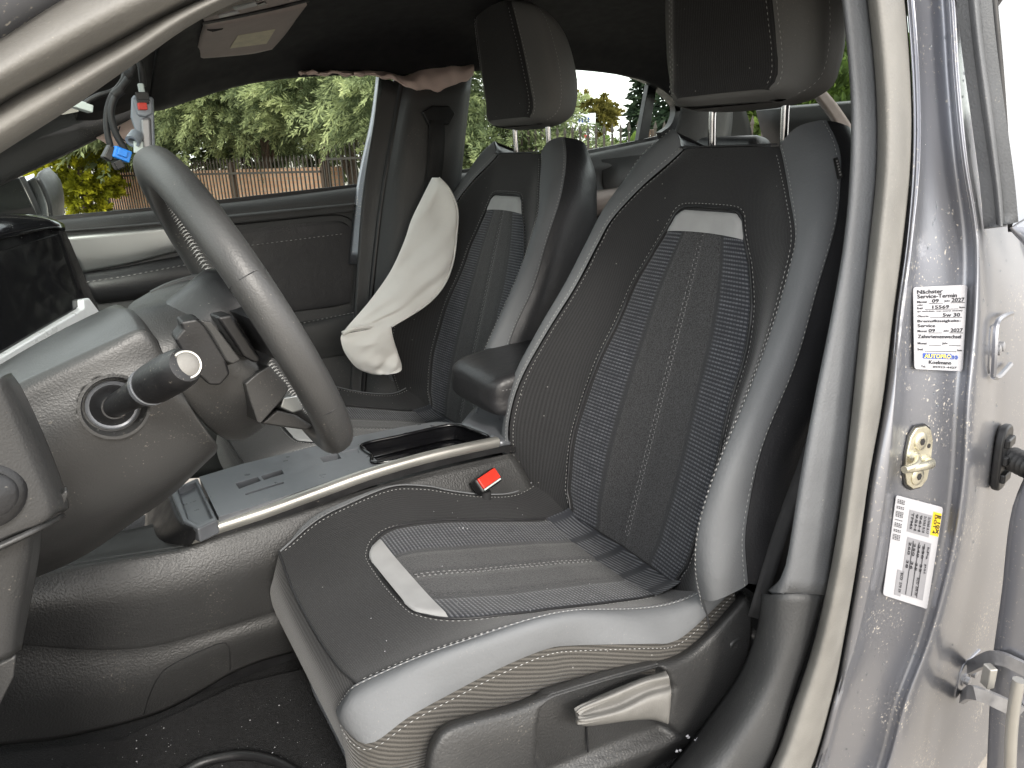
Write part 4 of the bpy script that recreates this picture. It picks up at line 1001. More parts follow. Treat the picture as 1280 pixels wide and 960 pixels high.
def quad_on(name, quad, u0, v0, u1, v1, mat, parent, lift=.0004):
    tl, tr, br, bl = quad; nr = (tr-tl).cross(bl-tl).normalized()
    if nr.dot(CAM-tl) < 0: nr = -nr
    f = lambda u, w: tl.lerp(tr, u).lerp(bl.lerp(br, u), w)+nr*lift
    return mk(name, [f(u0, v0), f(u1, v0), f(u1, v1), f(u0, v1)], [(0, 1, 2, 3)], mat, parent, smooth=False)

# ------------------------------------------------------------------ dashboard
dash = thing('dashboard', V(-.3, 0, .6), 'dark grey dashboard with black screen panel left of the steering wheel', 'dashboard')
patch('dash_top', [[V(-.14, y, .93) for y in (-.64, -.3, .1)]+[V(-.20, .4, .93), V(-.22, .66, .93)], [V(-.17, y, .99) for y in (-.64, -.3, .1)]+[V(-.24, .4, .98), V(-.26, .66, .97)], [V(-.32, y, 1.005) for y in (-.66, -.3, .1, .4, .66)], [V(-.78, y, .975) for y in (-.66, -.3, .1, .4, .66)]], 30, 16, MAT['plastic_trim'], dash, thick=.02, toward=V(.3, 0, 3))
patch('dash_fascia', [[V(-.14, y, .93) for y in (-.64, -.3, .1)]+[V(-.20, .4, .93), V(-.22, .66, .93)], [V(-.15, y, .80) for y in (-.64, -.3, .1)]+[V(-.21, .4, .80), V(-.22, .66, .80)], [V(-.22, y, .62) for y in (-.64, -.3, .1, .4, .66)], [V(-.38, y, .55) for y in (-.64, -.3, .1, .4, .66)]], 30, 16, MAT['plastic_dark'], dash, thick=.02, toward=V(2, 0, .8))
# screen panel turned to the driver
SA, SBp, SC = at(80, 286, Y=.15), at(108, 384, Y=.15), at(-60, 481, Y=-.10)
SNm = (SBp-SA).cross(SC-SA).normalized()
if SNm.dot(CAM-SA) < 0: SNm = -SNm
sp = lambda *p, up=0.0: [onplane(x, y, SA+SNm*up, SNm) for x, y in p]
bz = prism('screen_bezel', sp((-60, 315), (0, 296), (70, 280), (80, 284), (88, 300), (126, 390), (108, 399), (0, 462), (-60, 497)), SNm, .022, MAT['gloss_black'], dash, bevel=.003)
prism('display', sp((-60, 336), (0, 314), (74, 292), (104, 380), (0, 443), (-60, 479), up=.002), SNm, .004, MAT['screen_glass'], bz, bevel=.0008, seg=1)
prism('bezel_frame', sp((74, 288), (78, 288), (110, 384), (105, 384), up=.005), SNm, .006, MAT['gloss_black'], bz, bevel=.001)
prism('silver_lip', sp((-60, 484), (0, 447), (105, 385), (104, 374), (112, 372), (127, 392), (64, 432), (0, 470), (-60, 505), up=.012), SNm, .03, MAT['white_trim'], dash, bevel=.003)
patch('screen_hood', [sp((-60, 318), (0, 298), (60, 284), (82, 287), up=.006), [at(-60, 290, Y=.0), at(0, 277, Y=.07), at(55, 274, Y=.14), at(80, 280, Y=.17)], [at(-60, 278, Y=.05), at(0, 269, Y=.12), at(50, 270, Y=.18), at(74, 277, Y=.22)], [at(-60, 276, Y=.10), at(0, 267, Y=.18), at(50, 268, Y=.24), at(72, 275, Y=.27)]], 20, 10, MAT['gloss_black'], dash, thick=.004)
# lower left end of the dashboard, beside the door
le, _ = patch('dash_end_panel', [PY(-.545, (14, 466), (30, 490), (62, 560), (86, 628), (80, 640)), PY(-.585, (8, 468), (22, 492), (52, 562), (77, 628), (70, 642)), PY(-.60, (1, 474), (14, 500), (43, 570), (68, 634), (60, 650)), PY(-.607, (-12, 486), (0, 515), (28, 585), (52, 645), (45, 658)), PY(-.612, (-60, 520), (-50, 550), (-20, 620), (0, 668), (-4, 678)), PY(-.615, (-140, 560), (-130, 600), (-110, 680), (-100, 720), (-100, 730))], 24, 18, MAT['plastic_dark'], dash, thick=.006)
patch('dash_end_under', [PY(-.575, (79, 640), (60, 652), (48, 658)), PY(-.607, (45, 658), (20, 672), (-4, 680)), PY(-.615, (-4, 680), (-50, 705), (-100, 730))], 8, 8, MAT['plastic_dark'], dash, thick=.004)
lp_, _ = patch('lower_dash_panel', [PY(-.53, (54, 645), (50, 690), (38, 755), (27, 812)), PY(-.565, (47, 655), (41, 700), (30, 760), (21, 815)), PY(-.59, (30, 664), (26, 705), (14, 768), (6, 824)), PY(-.60, (-80, 700), (-80, 740), (-80, 800), (-80, 856))], 18, 12, MAT['plastic_dark'], dash, thick=.006)
prism('fuse_flap', PY(-.58, (22, 818), (19, 846), (0, 884), (-60, 960), (-60, 852), (0, 829)), V(0.3, -1, 0), .02, MAT['plastic_dark'], dash, bevel=.003)
kc = at(-16, 618, Y=-.612)
lathe('light_switch', [(.022, -.004), (.024, .004), (.020, .007), (.016, .007), (.015, .016), (.012, .018)], kc, V(.35, -.9, .2), MAT['plastic_black'], dash, seg=28)
prism('hinge_nib', PY(-.575, (66, 640), (72, 622), (83, 612), (86, 618), (78, 640)), V(0, -1, 0), .01, MAT['plastic_dark'], dash, bevel=.002)

# ------------------------------------------------------------------ steering column with stalk
colm = thing('steering_column', V(.0, -.355, .85), 'dark grey steering column shroud with a black stalk, left of the wheel', 'steering column')
shr_rows = [PY(-.28, (-60, 497), (10, 452), (70, 418), (120, 393), (143, 383), (152, 384)), PY(-.36, (-60, 510), (12, 464), (74, 431), (126, 404), (160, 388), (176, 400)),
            PY(-.412, (-60, 527), (14, 482), (78, 451), (136, 424), (176, 409), (194, 424)), PY(-.424, (-60, 536), (14, 492), (78, 461), (137, 434), (178, 418), (199, 434)), PY(-.43, (-60, 560), (14, 520), (78, 490), (140, 462), (188, 452), (216, 468)),
            PY(-.438, (-60, 620), (14, 580), (80, 545), (142, 512), (200, 492), (240, 512)), PY(-.43, (-60, 680), (10, 645), (84, 604), (150, 570), (210, 540), (263, 545)),
            PY(-.41, (-40, 720), (20, 694), (88, 662), (154, 628), (212, 598), (271, 556)), PY(-.37, (-20, 735), (40, 712), (98, 688), (160, 650), (216, 612), (268, 566)), PY(-.30, (0, 735), (60, 714), (110, 690), (165, 652), (218, 614), (262, 570))]
Gs = loft(shr_rows, 70, 80)
hc = at(143, 508, Y=-.437); st_end = at(233, 456, Y=-.535); st_ax = (st_end-hc).normalized(); hn = V(.12, -1, .12).normalized()
A, N = grid_normals(Gs); nr_, nc_ = A.shape[:2]; fcs = []
for i in range(nr_-1):
    for j in range(nc_-1):
        c = Vector((A[i, j]+A[i+1, j+1])/2)-hc; c -= hn*c.dot(hn)
        if c.length < .0285 and A[i, j][1] < -.38: continue
        fcs.append((i*nc_+j, i*nc_+j+1, (i+1)*nc_+j+1, (i+1)*nc_+j))
shr = mk('shroud', A.reshape(-1, 3), fcs, MAT['plastic_dark'], colm); fixn(shr)
m = shr.modifiers.new('s', 'SOLIDIFY'); m.thickness = .003; m.offset = 0
sb_ = bvh_of(shr)
lathe('stalk_socket', [(.0265, -.028), (.0275, -.004), (.0315, .0015), (.0318, .0030), (.0290, .0032), (.0268, -.004), (.0262, -.012)], hc, hn, MAT['plastic_dark'], colm, seg=36)
lathe('socket_ring', [(.0205, -.012), (.0235, -.012), (.0240, -.0085), (.0225, -.0075), (.0205, -.0085)], hc, hn, MAT['plastic_grey'], colm, seg=32)
lathe('socket_boot', [(.026, -.016), (.0215, -.010), (.016, -.003), (.012, .004)], hc, hn, MAT['plastic_black'], colm, seg=28)
stk = lathe('stalk', [(.0105, -.015), (.0115, .01), (.0128, .035), (.0150, .055), (.0158, .060)], hc, st_ax, MAT['plastic_black'], colm, seg=28)
sl = (st_end-hc).length
lathe('stalk_grip', [(.0150, .060), (.0166, .0605), (.0172, .064), (.0170, .068), (.0182, .069), (.0190, .075), (.0190, sl-.022), (.0178, sl-.008), (.0150, sl-.001), (.012, sl)], hc, st_ax, MAT['plastic_black'], stk, seg=32)
lathe('stalk_ring', [(.0162, .0602), (.0182, .0606), (.0184, .0655), (.0165, .0662)], hc, st_ax, MAT['plastic_grey'], stk, seg=32)
cap_ax = (CAM-st_end).normalized().lerp(st_ax, .45).normalized()
lathe('cap_ring', [(.0128, -.004), (.0130, .0005), (.0124, .0014), (.0110, .0012), (.0108, -.004)], st_end, cap_ax, MAT['champagne_trim'], stk, seg=36)
lathe('stalk_cap', [(.0110, -.006), (.0110, .0002), (.0095, .0016), (.006, .0028), (.002, .0032)], st_end, cap_ax, MAT['lever_grey'], stk, seg=28)
gv = MAT['rubber_black']
groove('joint', [(76, 420), (78, 438), (83, 470), (84, 500), (81, 530), (79, 552)], sb_, .0009, gv, colm)
groove('joint', [(56, 572), (80, 553), (108, 534)], sb_, .0008, gv, colm)
groove('joint', [(189, 500), (210, 517), (232, 535)], sb_, .0007, gv, colm); groove('joint', [(232, 535), (240, 534), (251, 525)], sb_, .0007, gv, colm)
groove('bright_joint', [(271, 557), (266, 566), (250, 582), (226, 600), (200, 622), (170, 645)], sb_, .0009, MAT['plastic_grey'], colm, lift=.0006)

# ------------------------------------------------------------------ steering wheel
WC = V(.159, -.355, .984); TAU = rad(22.6); WN = V(math.cos(TAU), 0, math.sin(TAU)); WD = V(math.sin(TAU), 0, -math.cos(TAU)); WY = V(0, -1, 0)
wheel = thing('steering_wheel', WC, 'dark leather steering wheel with white cross stitching and bare hub', 'steering wheel')
def wp(a, r=.174, ax=0.0):
    k = 1.0
    s = -math.sin(a)
    if s > 0: k = 1-.035*max(0, s-.55)/.45
    return WC+WY*math.cos(a)*r+WD*s*r*k+WN*ax
rim_path = [wp(2*math.pi*i/72) for i in range(72)]
prof = [(.0212*math.copysign(abs(math.cos(t))**.85, math.cos(t)), .0185*math.copysign(abs(math.sin(t))**.85, math.sin(t))) for t in [2*math.pi*i/20 for i in range(20)]]
rim = sweep('rim', rim_path, prof, MAT['leather_wheel'], wheel, n=144, up=tuple(WN), closedpath=True)
for a in (22, 158, 205, 335):
    c = wp(rad(a)); rd = (c-WC).normalized()
    tube('rim_joint', [c+rd*.0214*math.cos(t)+WN*.0187*math.sin(t) for t in [2*math.pi*i/16 for i in range(17)]], .0006, MAT['rubber_black'], rim, n=34, seg=4)
zz = []
for k in range(170):
    a = 2*math.pi*k/170; a2 = a+.034
    for ax0, ax1 in ((-.006, .006), (.006, -.006)):
        zz.append(([wp(a, .1525, ax0), wp(a2, .1525, ax1)], tuple((WC-wp(a)).normalized())))
stitch_mesh('cross_stitch', zz, MAT['thread_white'], rim, step=.0125, ln=.0118, r=.0007)
hub, _ = patch('hub_cover', [PY(-.24, (168, 376), (200, 359), (246, 346), (278, 349)), PY(-.31, (160, 384), (198, 371), (250, 358), (288, 368)), PY(-.38, (163, 394), (204, 388), (258, 382), (298, 396)), PY(-.42, (192, 436), (230, 430), (275, 428), (318, 445)), PY(-.425, (230, 500), (262, 492), (302, 486), (334, 482)), PY(-.40, (262, 536), (288, 528), (318, 516), (350, 500)), PY(-.35, (282, 549), (302, 548), (326, 534), (366, 502)), PY(-.28, (284, 549), (304, 549), (328, 535), (366, 504))], 30, 40, MAT['plastic_dark'], wheel, thick=.004)
sweep('hub_lip', PY(-.25, (190, 368), (208, 359), (228, 352), (250, 347), (272, 349)), [(-.006, -.003), (.006, -.003), (.005, .004), (-.005, .004)], MAT['plastic_trim'], wheel, n=24, up=(0, 0, 1))
lathe('hub_core', [(.045, -.10), (.055, -.04), (.062, -.005), (.055, .012), (.02, .016)], WC+WN*-.01, WN, MAT['plastic_black'], wheel, seg=28)
# shift paddle housing: shade painted in black, light on top in paler plastic
prism('paddle', PY(-.475, (225, 402), (246, 398), (256, 406), (282, 448), (288, 468), (276, 482), (262, 482), (240, 462), (218, 424), (228, 412)), V(0, -1, 0), .03, MAT['plastic_black'], wheel, bevel=.003)
prism('paddle_face', PY(-.478, (249, 399), (266, 402), (302, 450), (292, 455), (284, 452), (262, 415)), V(.2, -1, .3), .03, MAT['plastic_dark'], wheel, bevel=.002)
prism('paddle_web', PY(-.462, (270, 396), (290, 392), (300, 408), (328, 450), (320, 455), (304, 446)), V(0, -1, .1), .05, MAT['plastic_black'], wheel, bevel=.005)
prism('hub_lower_cover', PY(-.435, (306, 480), (322, 466), (337, 457), (360, 482), (361, 488), (353, 500), (326, 530), (322, 528), (312, 500)), V(.1, -1, .1), .06, MAT['plastic_dark'], wheel, bevel=.004)
# spokes
for sg in (-1, 1):
    sweep('spoke', [WC+WY*sg*.04-WN*.012, WC+WY*sg*.10-WN*.006, WC+WY*sg*.162], [(-.024, -.010), (.024, -.010), (.020, .010), (-.020, .010)], MAT['plastic_black'], wheel, n=10, up=tuple(WN))
prism('lower_spoke', PY(-.40, (326, 530), (346, 512), (368, 517), (392, 533), (384, 538), (340, 532)), V(0, -1, .2), .05, MAT['plastic_dark'], wheel, bevel=.003)
prism('spoke_trim', PY(-.405, (354, 497), (372, 494), (380, 512), (366, 516), (350, 509)), V(0, -1, .3), .04, MAT['silver_trim'], wheel, bevel=.002)

# ------------------------------------------------------------------ centre console
con = thing('centre_console', V(.4, 0, .33), 'dark centre console with grey top panel, silver edge strip and padded armrest', 'centre console')
CZ = .632
side, Gc = patch('console_side', [PY(-.108, (-60, 726), (39, 714), (131, 699), (225, 684), (262, 672), (337, 650), (394, 631), (480, 605), (560, 584), (640, 566)),
                     PY(-.122, (-60, 735), (38, 722), (131, 707), (225, 692), (265, 680), (340, 658), (400, 640), (490, 616), (570, 597), (650, 580)),
                     PY(-.140, (-60, 772), (36, 760), (131, 752), (210, 742), (270, 725), (345, 702), (420, 680), (510, 655), (590, 635), (670, 620)),
                     PY(-.132, (-60, 803), (22, 802), (112, 806), (187, 802), (262, 782), (337, 759), (420, 735), (520, 705), (600, 690), (680, 670)),
                     PY(-.130, (-60, 812), (22, 812), (112, 817), (187, 812), (262, 792), (337, 769), (420, 745), (520, 715), (600, 700), (680, 680)),
                     PY(-.135, (-60, 870), (10, 872), (90, 868), (185, 852), (270, 815), (350, 788), (430, 770), (530, 745), (610, 730), (690, 710)),
                     PY(-.112, (-60, 946), (0, 932), (75, 924), (180, 898), (228, 878), (302, 836), (378, 813), (450, 800), (560, 780), (640, 770))], 60, 50, MAT['plastic_console'], con, thick=.006)
cb = bvh_of(side)
groove('cover_joint', [(180, 893), (186, 872), (196, 850), (210, 834), (245, 816), (276, 804), (284, 806), (287, 815), (288, 838)], cb, .0009, gv, con)
prism('console_core', [V(.03, -.088, .58), V(.95, -.088, .60), V(.95, -.088, .32), V(.03, -.088, .32)], V(0, -1, 0), .16, MAT['plastic_black'], con)
patch('console_ledge', [PY(-.108, (39, 714), (131, 699), (225, 684), (262, 672)), PY(-.07, (55, 704), (131, 690), (220, 676), (246, 668)), PY(-.03, (65, 690), (131, 678), (200, 668), (225, 660)), PY(.02, (70, 682), (131, 668), (190, 655), (215, 640))], 16, 10, MAT['plastic_dark'], con, thick=.005, toward=V(.1, -.1, 3))
tpz = lambda *p, z=CZ: [at(x, y, Z=z) for x, y in p]
top = prism('top_panel', tpz((273, 646), (333, 628), (399, 606), (468, 582), (540, 563), (612, 546), (616, 541), (590, 530), (545, 527), (500, 534), (450, 544), (399, 557), (355, 567), (302, 580), (249, 596)), V(0, 0, 1), .03, MAT['plastic_grey'], con)
cut = []
def cutter(*p, z0=CZ+.01, d=.06):
    q = [at(x, y, Z=CZ) for x, y in p]; return prism('c', [V(v.x, v.y, z0) for v in q], V(0, 0, 1), d, None, smooth=False)
cut.append(cutter((294, 604), (322, 596), (326, 601), (299, 611))); cut.append(cutter((326, 595), (352, 587), (355, 592), (330, 600)))
cut.append(cutter((400, 572), (422, 566), (427, 573), (404, 578), d=.06)); cut.append(cutter((306, 617), (354, 602), (355, 604), (307, 619), d=.014)); cut.append(cutter((428, 565), (446, 560), (449, 566), (431, 571), d=.0125))
cut.append(cutter((453, 556), (556, 532), (574, 531), (611, 546), (606, 550), (474, 579), d=.06))
boolean(top, cut, bevel=.0015, seg=2)
prism('bin_floor', tpz((440, 556), (556, 530), (580, 528), (618, 546), (474, 585), z=.60), V(0, 0, 1), .01, MAT['gloss_black'], con)
rimp = tpz((453, 556), (500, 545), (556, 532.5), (574, 532), (592, 538), (610, 546), (602, 550.5), (560, 560), (474, 578.5), (464, 569), z=CZ+.002)
sweep('bin_rim', rimp, circ(.0035, 8), MAT['gloss_black'], con, n=80, up=(0, 0, 1), closedpath=True)
# wall of the bin
w_up = cr(rimp, 60, closed=True); mkgrid('bin_wall', [[p+V(0, 0, -.001) for p in w_up], [p+V(0, 0, -.03) for p in w_up]], MAT['gloss_black'], con, closed=True)
# tray in front of the panel
tray = prism('tray', tpz((212, 613), (247, 597), (272, 649), (247, 661), (228, 652)), V(0, 0, 1), .024, MAT['plastic_grey'], con)
boolean(tray, [cutter((222, 611), (244, 601), (265, 647), (248, 654), (235, 648), d=.022)], bevel=.003, seg=3)
patch('tray_front', [[at(212, 613, Z=CZ-.002), at(228, 652, Z=CZ-.002), at(247, 661, Z=CZ-.002)], [at(196, 628, Z=.60), at(205, 668, Z=.60), at(236, 682, Z=.60)], [at(182, 640, Z=.57), at(182, 680, Z=.57), at(210, 690, Z=.57)]], 14, 10, MAT['plastic_black'], con, thick=.004)
sweep('edge_strip', PY(-.112, (238, 672), (252, 668), (272, 659), (333, 639), (399, 615), (466, 591), (540, 570), (622, 552)), [(-.008, -.008), (.004, -.0095), (.0085, -.004), (.0085, .005), (.004, .009), (-.008, .0075)], MAT['champagne_trim'], con, n=50, up=(0, 0, 1))
sweep('edge_groove_strip', [p+V(0, .004, -.016) for p in PY(-.112, (249, 670), (272, 659), (333, 639), (399, 615), (466, 591), (540, 570), (622, 552), (648, 552))], [(-.006, -.006), (.007, -.006), (.007, .006), (-.006, .006)], MAT['plastic_black'], con, n=50, up=(0, 0, 1))  # black bar for the dark groove below the edge strip
patch('console_rear_rise', [tpz((575, 531), (596, 538), (618, 548), (626, 552)), [at(588, 515, Y=.05), at(612, 522, Y=0), at(640, 535, Y=-.07), at(652, 552, Y=-.10)], [at(600, 502, Y=.06), at(622, 505, Y=0), at(648, 512, Y=-.07), at(665, 530, Y=-.10)]], 14, 10, MAT['plastic_grey'], con, thick=.01)
# padded armrest
ar = []
for x, z0, z1, w in ((.612, .692, .716, .060), (.618, .676, .730, .082), (.64, .668, .742, .094), (.70, .664, .750, .097), (.80, .664, .756, .097), (.92, .668, .756, .095)):
    ar.append(cr([V(x, -w, (z0+z1)/2-.006), V(x, -w*.985, z1-.012), V(x, -w*.88, z1), V(x, 0, z1+.003), V(x, w*.88, z1), V(x, w*.985, z1-.012), V(x, w, (z0+z1)/2), V(x, w*.9, z0), V(x, -w*.9, z0)], 36, closed=True))
cols = [cru([r[j] for r in ar], 20) for j in range(36)]
arm = mkgrid('armrest', [[cols[j][i] for j in range(36)] for i in range(20)], MAT['leather_black'], con, closed=True, caps=True); fixn(arm)
stitch_mesh('stitching', [([V(x, -.0975+.003*((.66-x)/.05)**2*(x < .66), .722) for x in np.linspace(.63, .9, 30)], (0, -1, 0))], MAT['thread_grey'], arm)

# ------------------------------------------------------------------ front passenger door (closed, far side)
door = thing('passenger_door', V(.3, .72, .35), 'dark front passenger door with silver trim strip and side window, beyond the steering wheel', 'car door')
dp, _ = patch('door_panel', [PY(.745, (-40, 285), (40, 277), (190, 262), (330, 247), (462, 230)), PY(.722, (-40, 287), (40, 279), (190, 264.5), (330, 249.5), (463, 233)), PY(.708, (-40, 300), (45, 290), (190, 277), (330, 260), (463, 246)), PY(.706, (-40, 312), (48, 302), (190, 290), (330, 275), (462, 262)),
                             PY(.714, (-40, 320), (50, 310), (190, 297), (330, 282), (461, 270)), PY(.712, (-30, 400), (60, 390), (190, 380), (330, 372), (455, 362)), PY(.70, (-20, 440), (70, 432), (190, 428), (330, 424), (450, 415)), PY(.675, (0, 500), (90, 500), (200, 500), (330, 500), (446, 480)), PY(.67, (0, 600), (90, 600), (200, 600), (330, 590), (440, 570))], 60, 60, MAT['plastic_trim'], door, thick=.02)
db_ = bvh_of(dp)
def onp(b, lift, *pts): return [hit(x, y, b, lift)[0] for x, y in pts]
patch('trim_strip', [onp(db_, .004, (70, 296), (100, 293), (150, 289), (200, 283.5), (235, 280)), onp(db_, .012, (82, 312), (112, 309), (160, 304), (205, 298), (240, 294)), onp(db_, .010, (95, 326), (120, 323), (165, 317), (208, 309), (240, 303)), onp(db_, .004, (103, 341), (125, 337), (170, 328), (212, 317), (240, 310))], 24, 10, MAT['silver_trim'], door, thick=.004)
patch('arm_pad', [PY(.712, (100, 342), (150, 334), (212, 322), (270, 312)), PY(.685, (104, 350), (155, 342), (215, 331), (275, 320)), PY(.675, (110, 362), (160, 355), (222, 345), (280, 335)), PY(.685, (118, 374), (168, 367), (230, 358), (290, 348)), PY(.71, (124, 380), (172, 374), (235, 364), (295, 354))], 24, 14, MAT['leather_black'], door, thick=.004)
ap_st = [at(x, y, Y=.679) for x, y in ((106, 353), (155, 345.5), (216, 334), (276, 323))]
inset, _ = patch('inset_panel', [onp(db_, .002, (285, 289), (340, 283), (400, 277), (425, 276), (434, 281)), onp(db_, .005, (285, 300), (340, 295), (400, 288), (428, 285), (439, 290)), onp(db_, .006, (290, 340), (340, 335), (400, 328), (428, 325), (439, 324)), onp(db_, .005, (300, 390), (345, 386), (400, 380), (425, 376), (437, 374)), onp(db_, .001, (302, 396), (346, 392), (400, 386), (425, 382), (435, 379))], 26, 20, MAT['leather_black'], door)
groove('panel_joint', [(270, 283), (340, 276), (410, 269), (432, 271), (443, 281), (445, 296), (444, 340), (441, 384)], db_, .0016, MAT['rubber_black'], door, lift=.001)
patch('door_pocket', [PY(.70, (330, 410), (380, 402), (430, 393), (449, 389)), PY(.685, (330, 418), (380, 409), (430, 399), (449, 394)), PY(.68, (330, 440), (380, 432), (430, 422), (448, 416)), PY(.69, (330, 460), (380, 455), (430, 448), (446, 444))], 18, 12, MAT['plastic_trim'], door, thick=.006)
stitch_mesh('stitching', [(ap_st, (0, -1, .3)), (onp(db_, .007, *[(x, 306-(x-315)*.125) for x in range(312, 440, 8)]), (0, -1, 0)), ([at(x, 405-(x-372)*.205, Y=.684) for x in range(372, 450, 8)], (0, -1, 0))], MAT['thread_white'], door, step=.012, ln=.008, r=.0010)
# glass and frame
belt = [(-.34, 1.040), (-.10, 1.043), (.18, 1.048), (.45, 1.06), (.72, 1.072)]
gl = [V(x, .728, z) for x, z in belt]; gu = [V(x, .648, z-.002) for x, z in ((-.30, 1.045), (-.094, 1.122), (.227, 1.268), (.50, 1.328), (.76, 1.336))]
patch('window_glass', [gl, gu], 20, 6, MAT['window_glass'], door)
sweep('belt_seal', [V(x, .731, z-.004) for x, z in belt], [(-.004, -.006), (.004, -.006), (.002, .005), (-.002, .005)], MAT['rubber_black'], door, n=20, up=(0, 0, 1))
patch('door_frame', [[V(.735, .722, 1.06), V(.765, .69, 1.18), V(.79, .655, 1.335)], [V(.77, .715, 1.06), V(.80, .685, 1.18), V(.825, .65, 1.335)]], 8, 4, MAT['rubber_black'], door, thick=.01)
prism('sail_panel', PY(.71, (-60, 250), (10, 224), (24, 222), (50, 277), (-60, 290)), V(0, -1, 0), .012, MAT['plastic_black'], door, bevel=.003)
# exterior mirror
mr_ = thing('door_mirror', at(60, 272, Y=.95), 'door mirror in a dark housing outside the front passenger window', 'mirror')
patch('housing', [PY(.90, (48, 222), (56, 236), (63, 255), (66, 276)), PY(.93, (52, 214), (62, 230), (69, 252), (71, 276)), PY(.99, (60, 209), (72, 222), (79, 244), (79, 276)), PY(1.06, (64, 212), (76, 226), (80, 250), (80, 276))], 14, 12, MAT['plastic_black'], mr_, thick=.008)
patch('mirror_cap', [PY(.985, (68, 226), (73, 240), (75, 258), (75, 276)), PY(1.0, (73, 224), (79, 240), (80, 258), (80, 276))], 10, 5, MAT['paint_grey'], mr_, thick=.006)
patch('mirror_glass', [PY(.90, (29, 222), (37, 238), (46, 258), (52, 276)), PY(.93, (42, 217), (50, 232), (58, 254), (61, 276))], 10, 6, MAT['mirror'], mr_, thick=.004)
tube('mirror_rim', PY(.898, (27, 221), (36, 238), (45, 258), (51, 277)), .006, MAT['plastic_black'], mr_, n=12)

# ------------------------------------------------------------------ rear passenger door (closed, far side)
rd_ = thing('rear_passenger_door', V(1.3, .70, .35), 'dark rear passenger door with rain specked window behind the front headrests', 'car door')
patch('door_panel', [PY(.70, (540, 219), (640, 208), (735, 191), (800, 178), (838, 169), (862, 160)), PY(.675, (540, 223), (640, 213), (737, 195), (802, 182), (842, 173), (866, 164)), PY(.655, (545, 240), (640, 229), (742, 210), (810, 198), (850, 189), (880, 178)), PY(.66, (545, 260), (640, 247), (746, 226), (815, 216), (860, 210), (885, 200)), PY(.64, (545, 300), (640, 290), (760, 270), (830, 262), (880, 250), (905, 240)), PY(.63, (540, 480), (640, 470), (780, 450), (850, 440), (900, 430), (930, 420))], 50, 30, MAT['plastic_trim'], rd_, thick=.015)
patch('arm_pad', [PY(.645, (690, 246), (760, 236), (830, 224)), PY(.60, (695, 254), (765, 244), (838, 230)), PY(.60, (700, 266), (770, 257), (845, 244)), PY(.64, (705, 276), (775, 266), (850, 254))], 14, 10, MAT['headliner_beige'], rd_, thick=.005)
rgl = PY(.705, (560, 217), (640, 209), (735, 191.5), (800, 178.5), (838, 169.5)); rgu = PY(.64, (585, 84), (640, 82), (700, 81), (780, 88), (832, 104))
gp, _ = patch('window_glass', [rgl, rgu], 24, 8, MAT['window_glass'], rd_)
prism('window_divider', PY(.66, (812, 99), (822, 103), (811, 172), (798, 176)), V(0, -1, 0), .02, MAT['rubber_black'], rd_, bevel=.002)
sweep('window_frame', PY(.655, (700, 79), (760, 84), (800, 93), (825, 103), (840, 120), (845, 140), (838, 160), (825, 170)), [(-.012, -.010), (.012, -.010), (.012, .014), (-.012, .014)], MAT['rubber_black'], rd_, n=40, up=(0, 1, 0))
sweep('belt_seal', PY(.70, (560, 217), (640, 209), (735, 191), (800, 178), (838, 169)), [(-.006, -.006), (.006, -.006), (.004, .008), (-.004, .008)], MAT['rubber_black'], rd_, n=20, up=(0, 0, 1))
# rain on the rear glass
gb = bvh_of(gp); vs_, fs_ = [], []
random.seed(3)
for k in range(620):
    px = random.uniform(576, 842)
    if px < 715 and random.random() < .55: continue
    py = random.uniform(84, 214)
    if random.random() > ((px-560)/290)**1.3: continue
    q, n_ = hit(px, py, gb, .0006)
    if q is None: continue
    r = random.choice((.0012, .0016, .002, .0026)); B = basis(n_); i0 = len(vs_)
    for rr_, hh_ in ((1, 0), (.75, .45), (.0, .62)):
        if rr_ == 0: vs_.append(q+n_*hh_*r)
        else: vs_ += [q+B @ Vector((r*rr_*math.cos(a), r*rr_*1.15*math.sin(a), hh_*r)) for a in [2*math.pi*t/6 for t in range(6)]]
    for t in range(6):
        fs_.append((i0+t, i0+(t+1) % 6, i0+6+(t+1) % 6, i0+6+t)); fs_.append((i0+6+t, i0+6+(t+1) % 6, i0+12))
rdp = mk('rain_drops', vs_, fs_, MAT['water_drop'], rd_); rdp['kind'] = 'stuff'

# ------------------------------------------------------------------ rear bench
rb = thing('rear_bench', V(1.35, 0, .3), 'dark rear bench seat seen behind the front seats', 'car seat')
for y0, y1 in ((-.58, -.19), (-.19, .19), (.19, .58)):
    ys = np.linspace(y0+.004, y1-.004, 5)
    patch('backrest', [[V(1.52, y, .50) for y in ys], [V(1.50, y, .56) for y in ys], [V(1.60, y, .80) for y in ys], [V(1.67, y, 1.0) for y in ys], [V(1.72, y, 1.03) for y in ys], [V(1.76, y, 1.0) for y in ys]], 14, 20, MAT['fabric_black'], rb, thick=.02, puff=.012, axis='u', toward=V(0, 0, 2))
    patch('cushion', [[V(1.06, y, .42) for y in ys], [V(1.06, y, .54) for y in ys], [V(1.12, y, .57) for y in ys], [V(1.52, y, .53) for y in ys]], 14, 16, MAT['fabric_black'], rb, thick=.02, puff=.012, axis='u', toward=V(0, 0, 2))
    yc = (y0+y1)/2
    box('headrest', V(1.705, yc, 1.085), (.085, .25, .13), MAT['leather_black'], rb, rot=euler(0, 14, 0), bevel=.03, seg=4)
    for q in (-.05, .05): tube('headrest_post', [V(1.70, yc+q, .98), V(1.705, yc+q, 1.05)], .006, MAT['chrome'], rb, n=4)

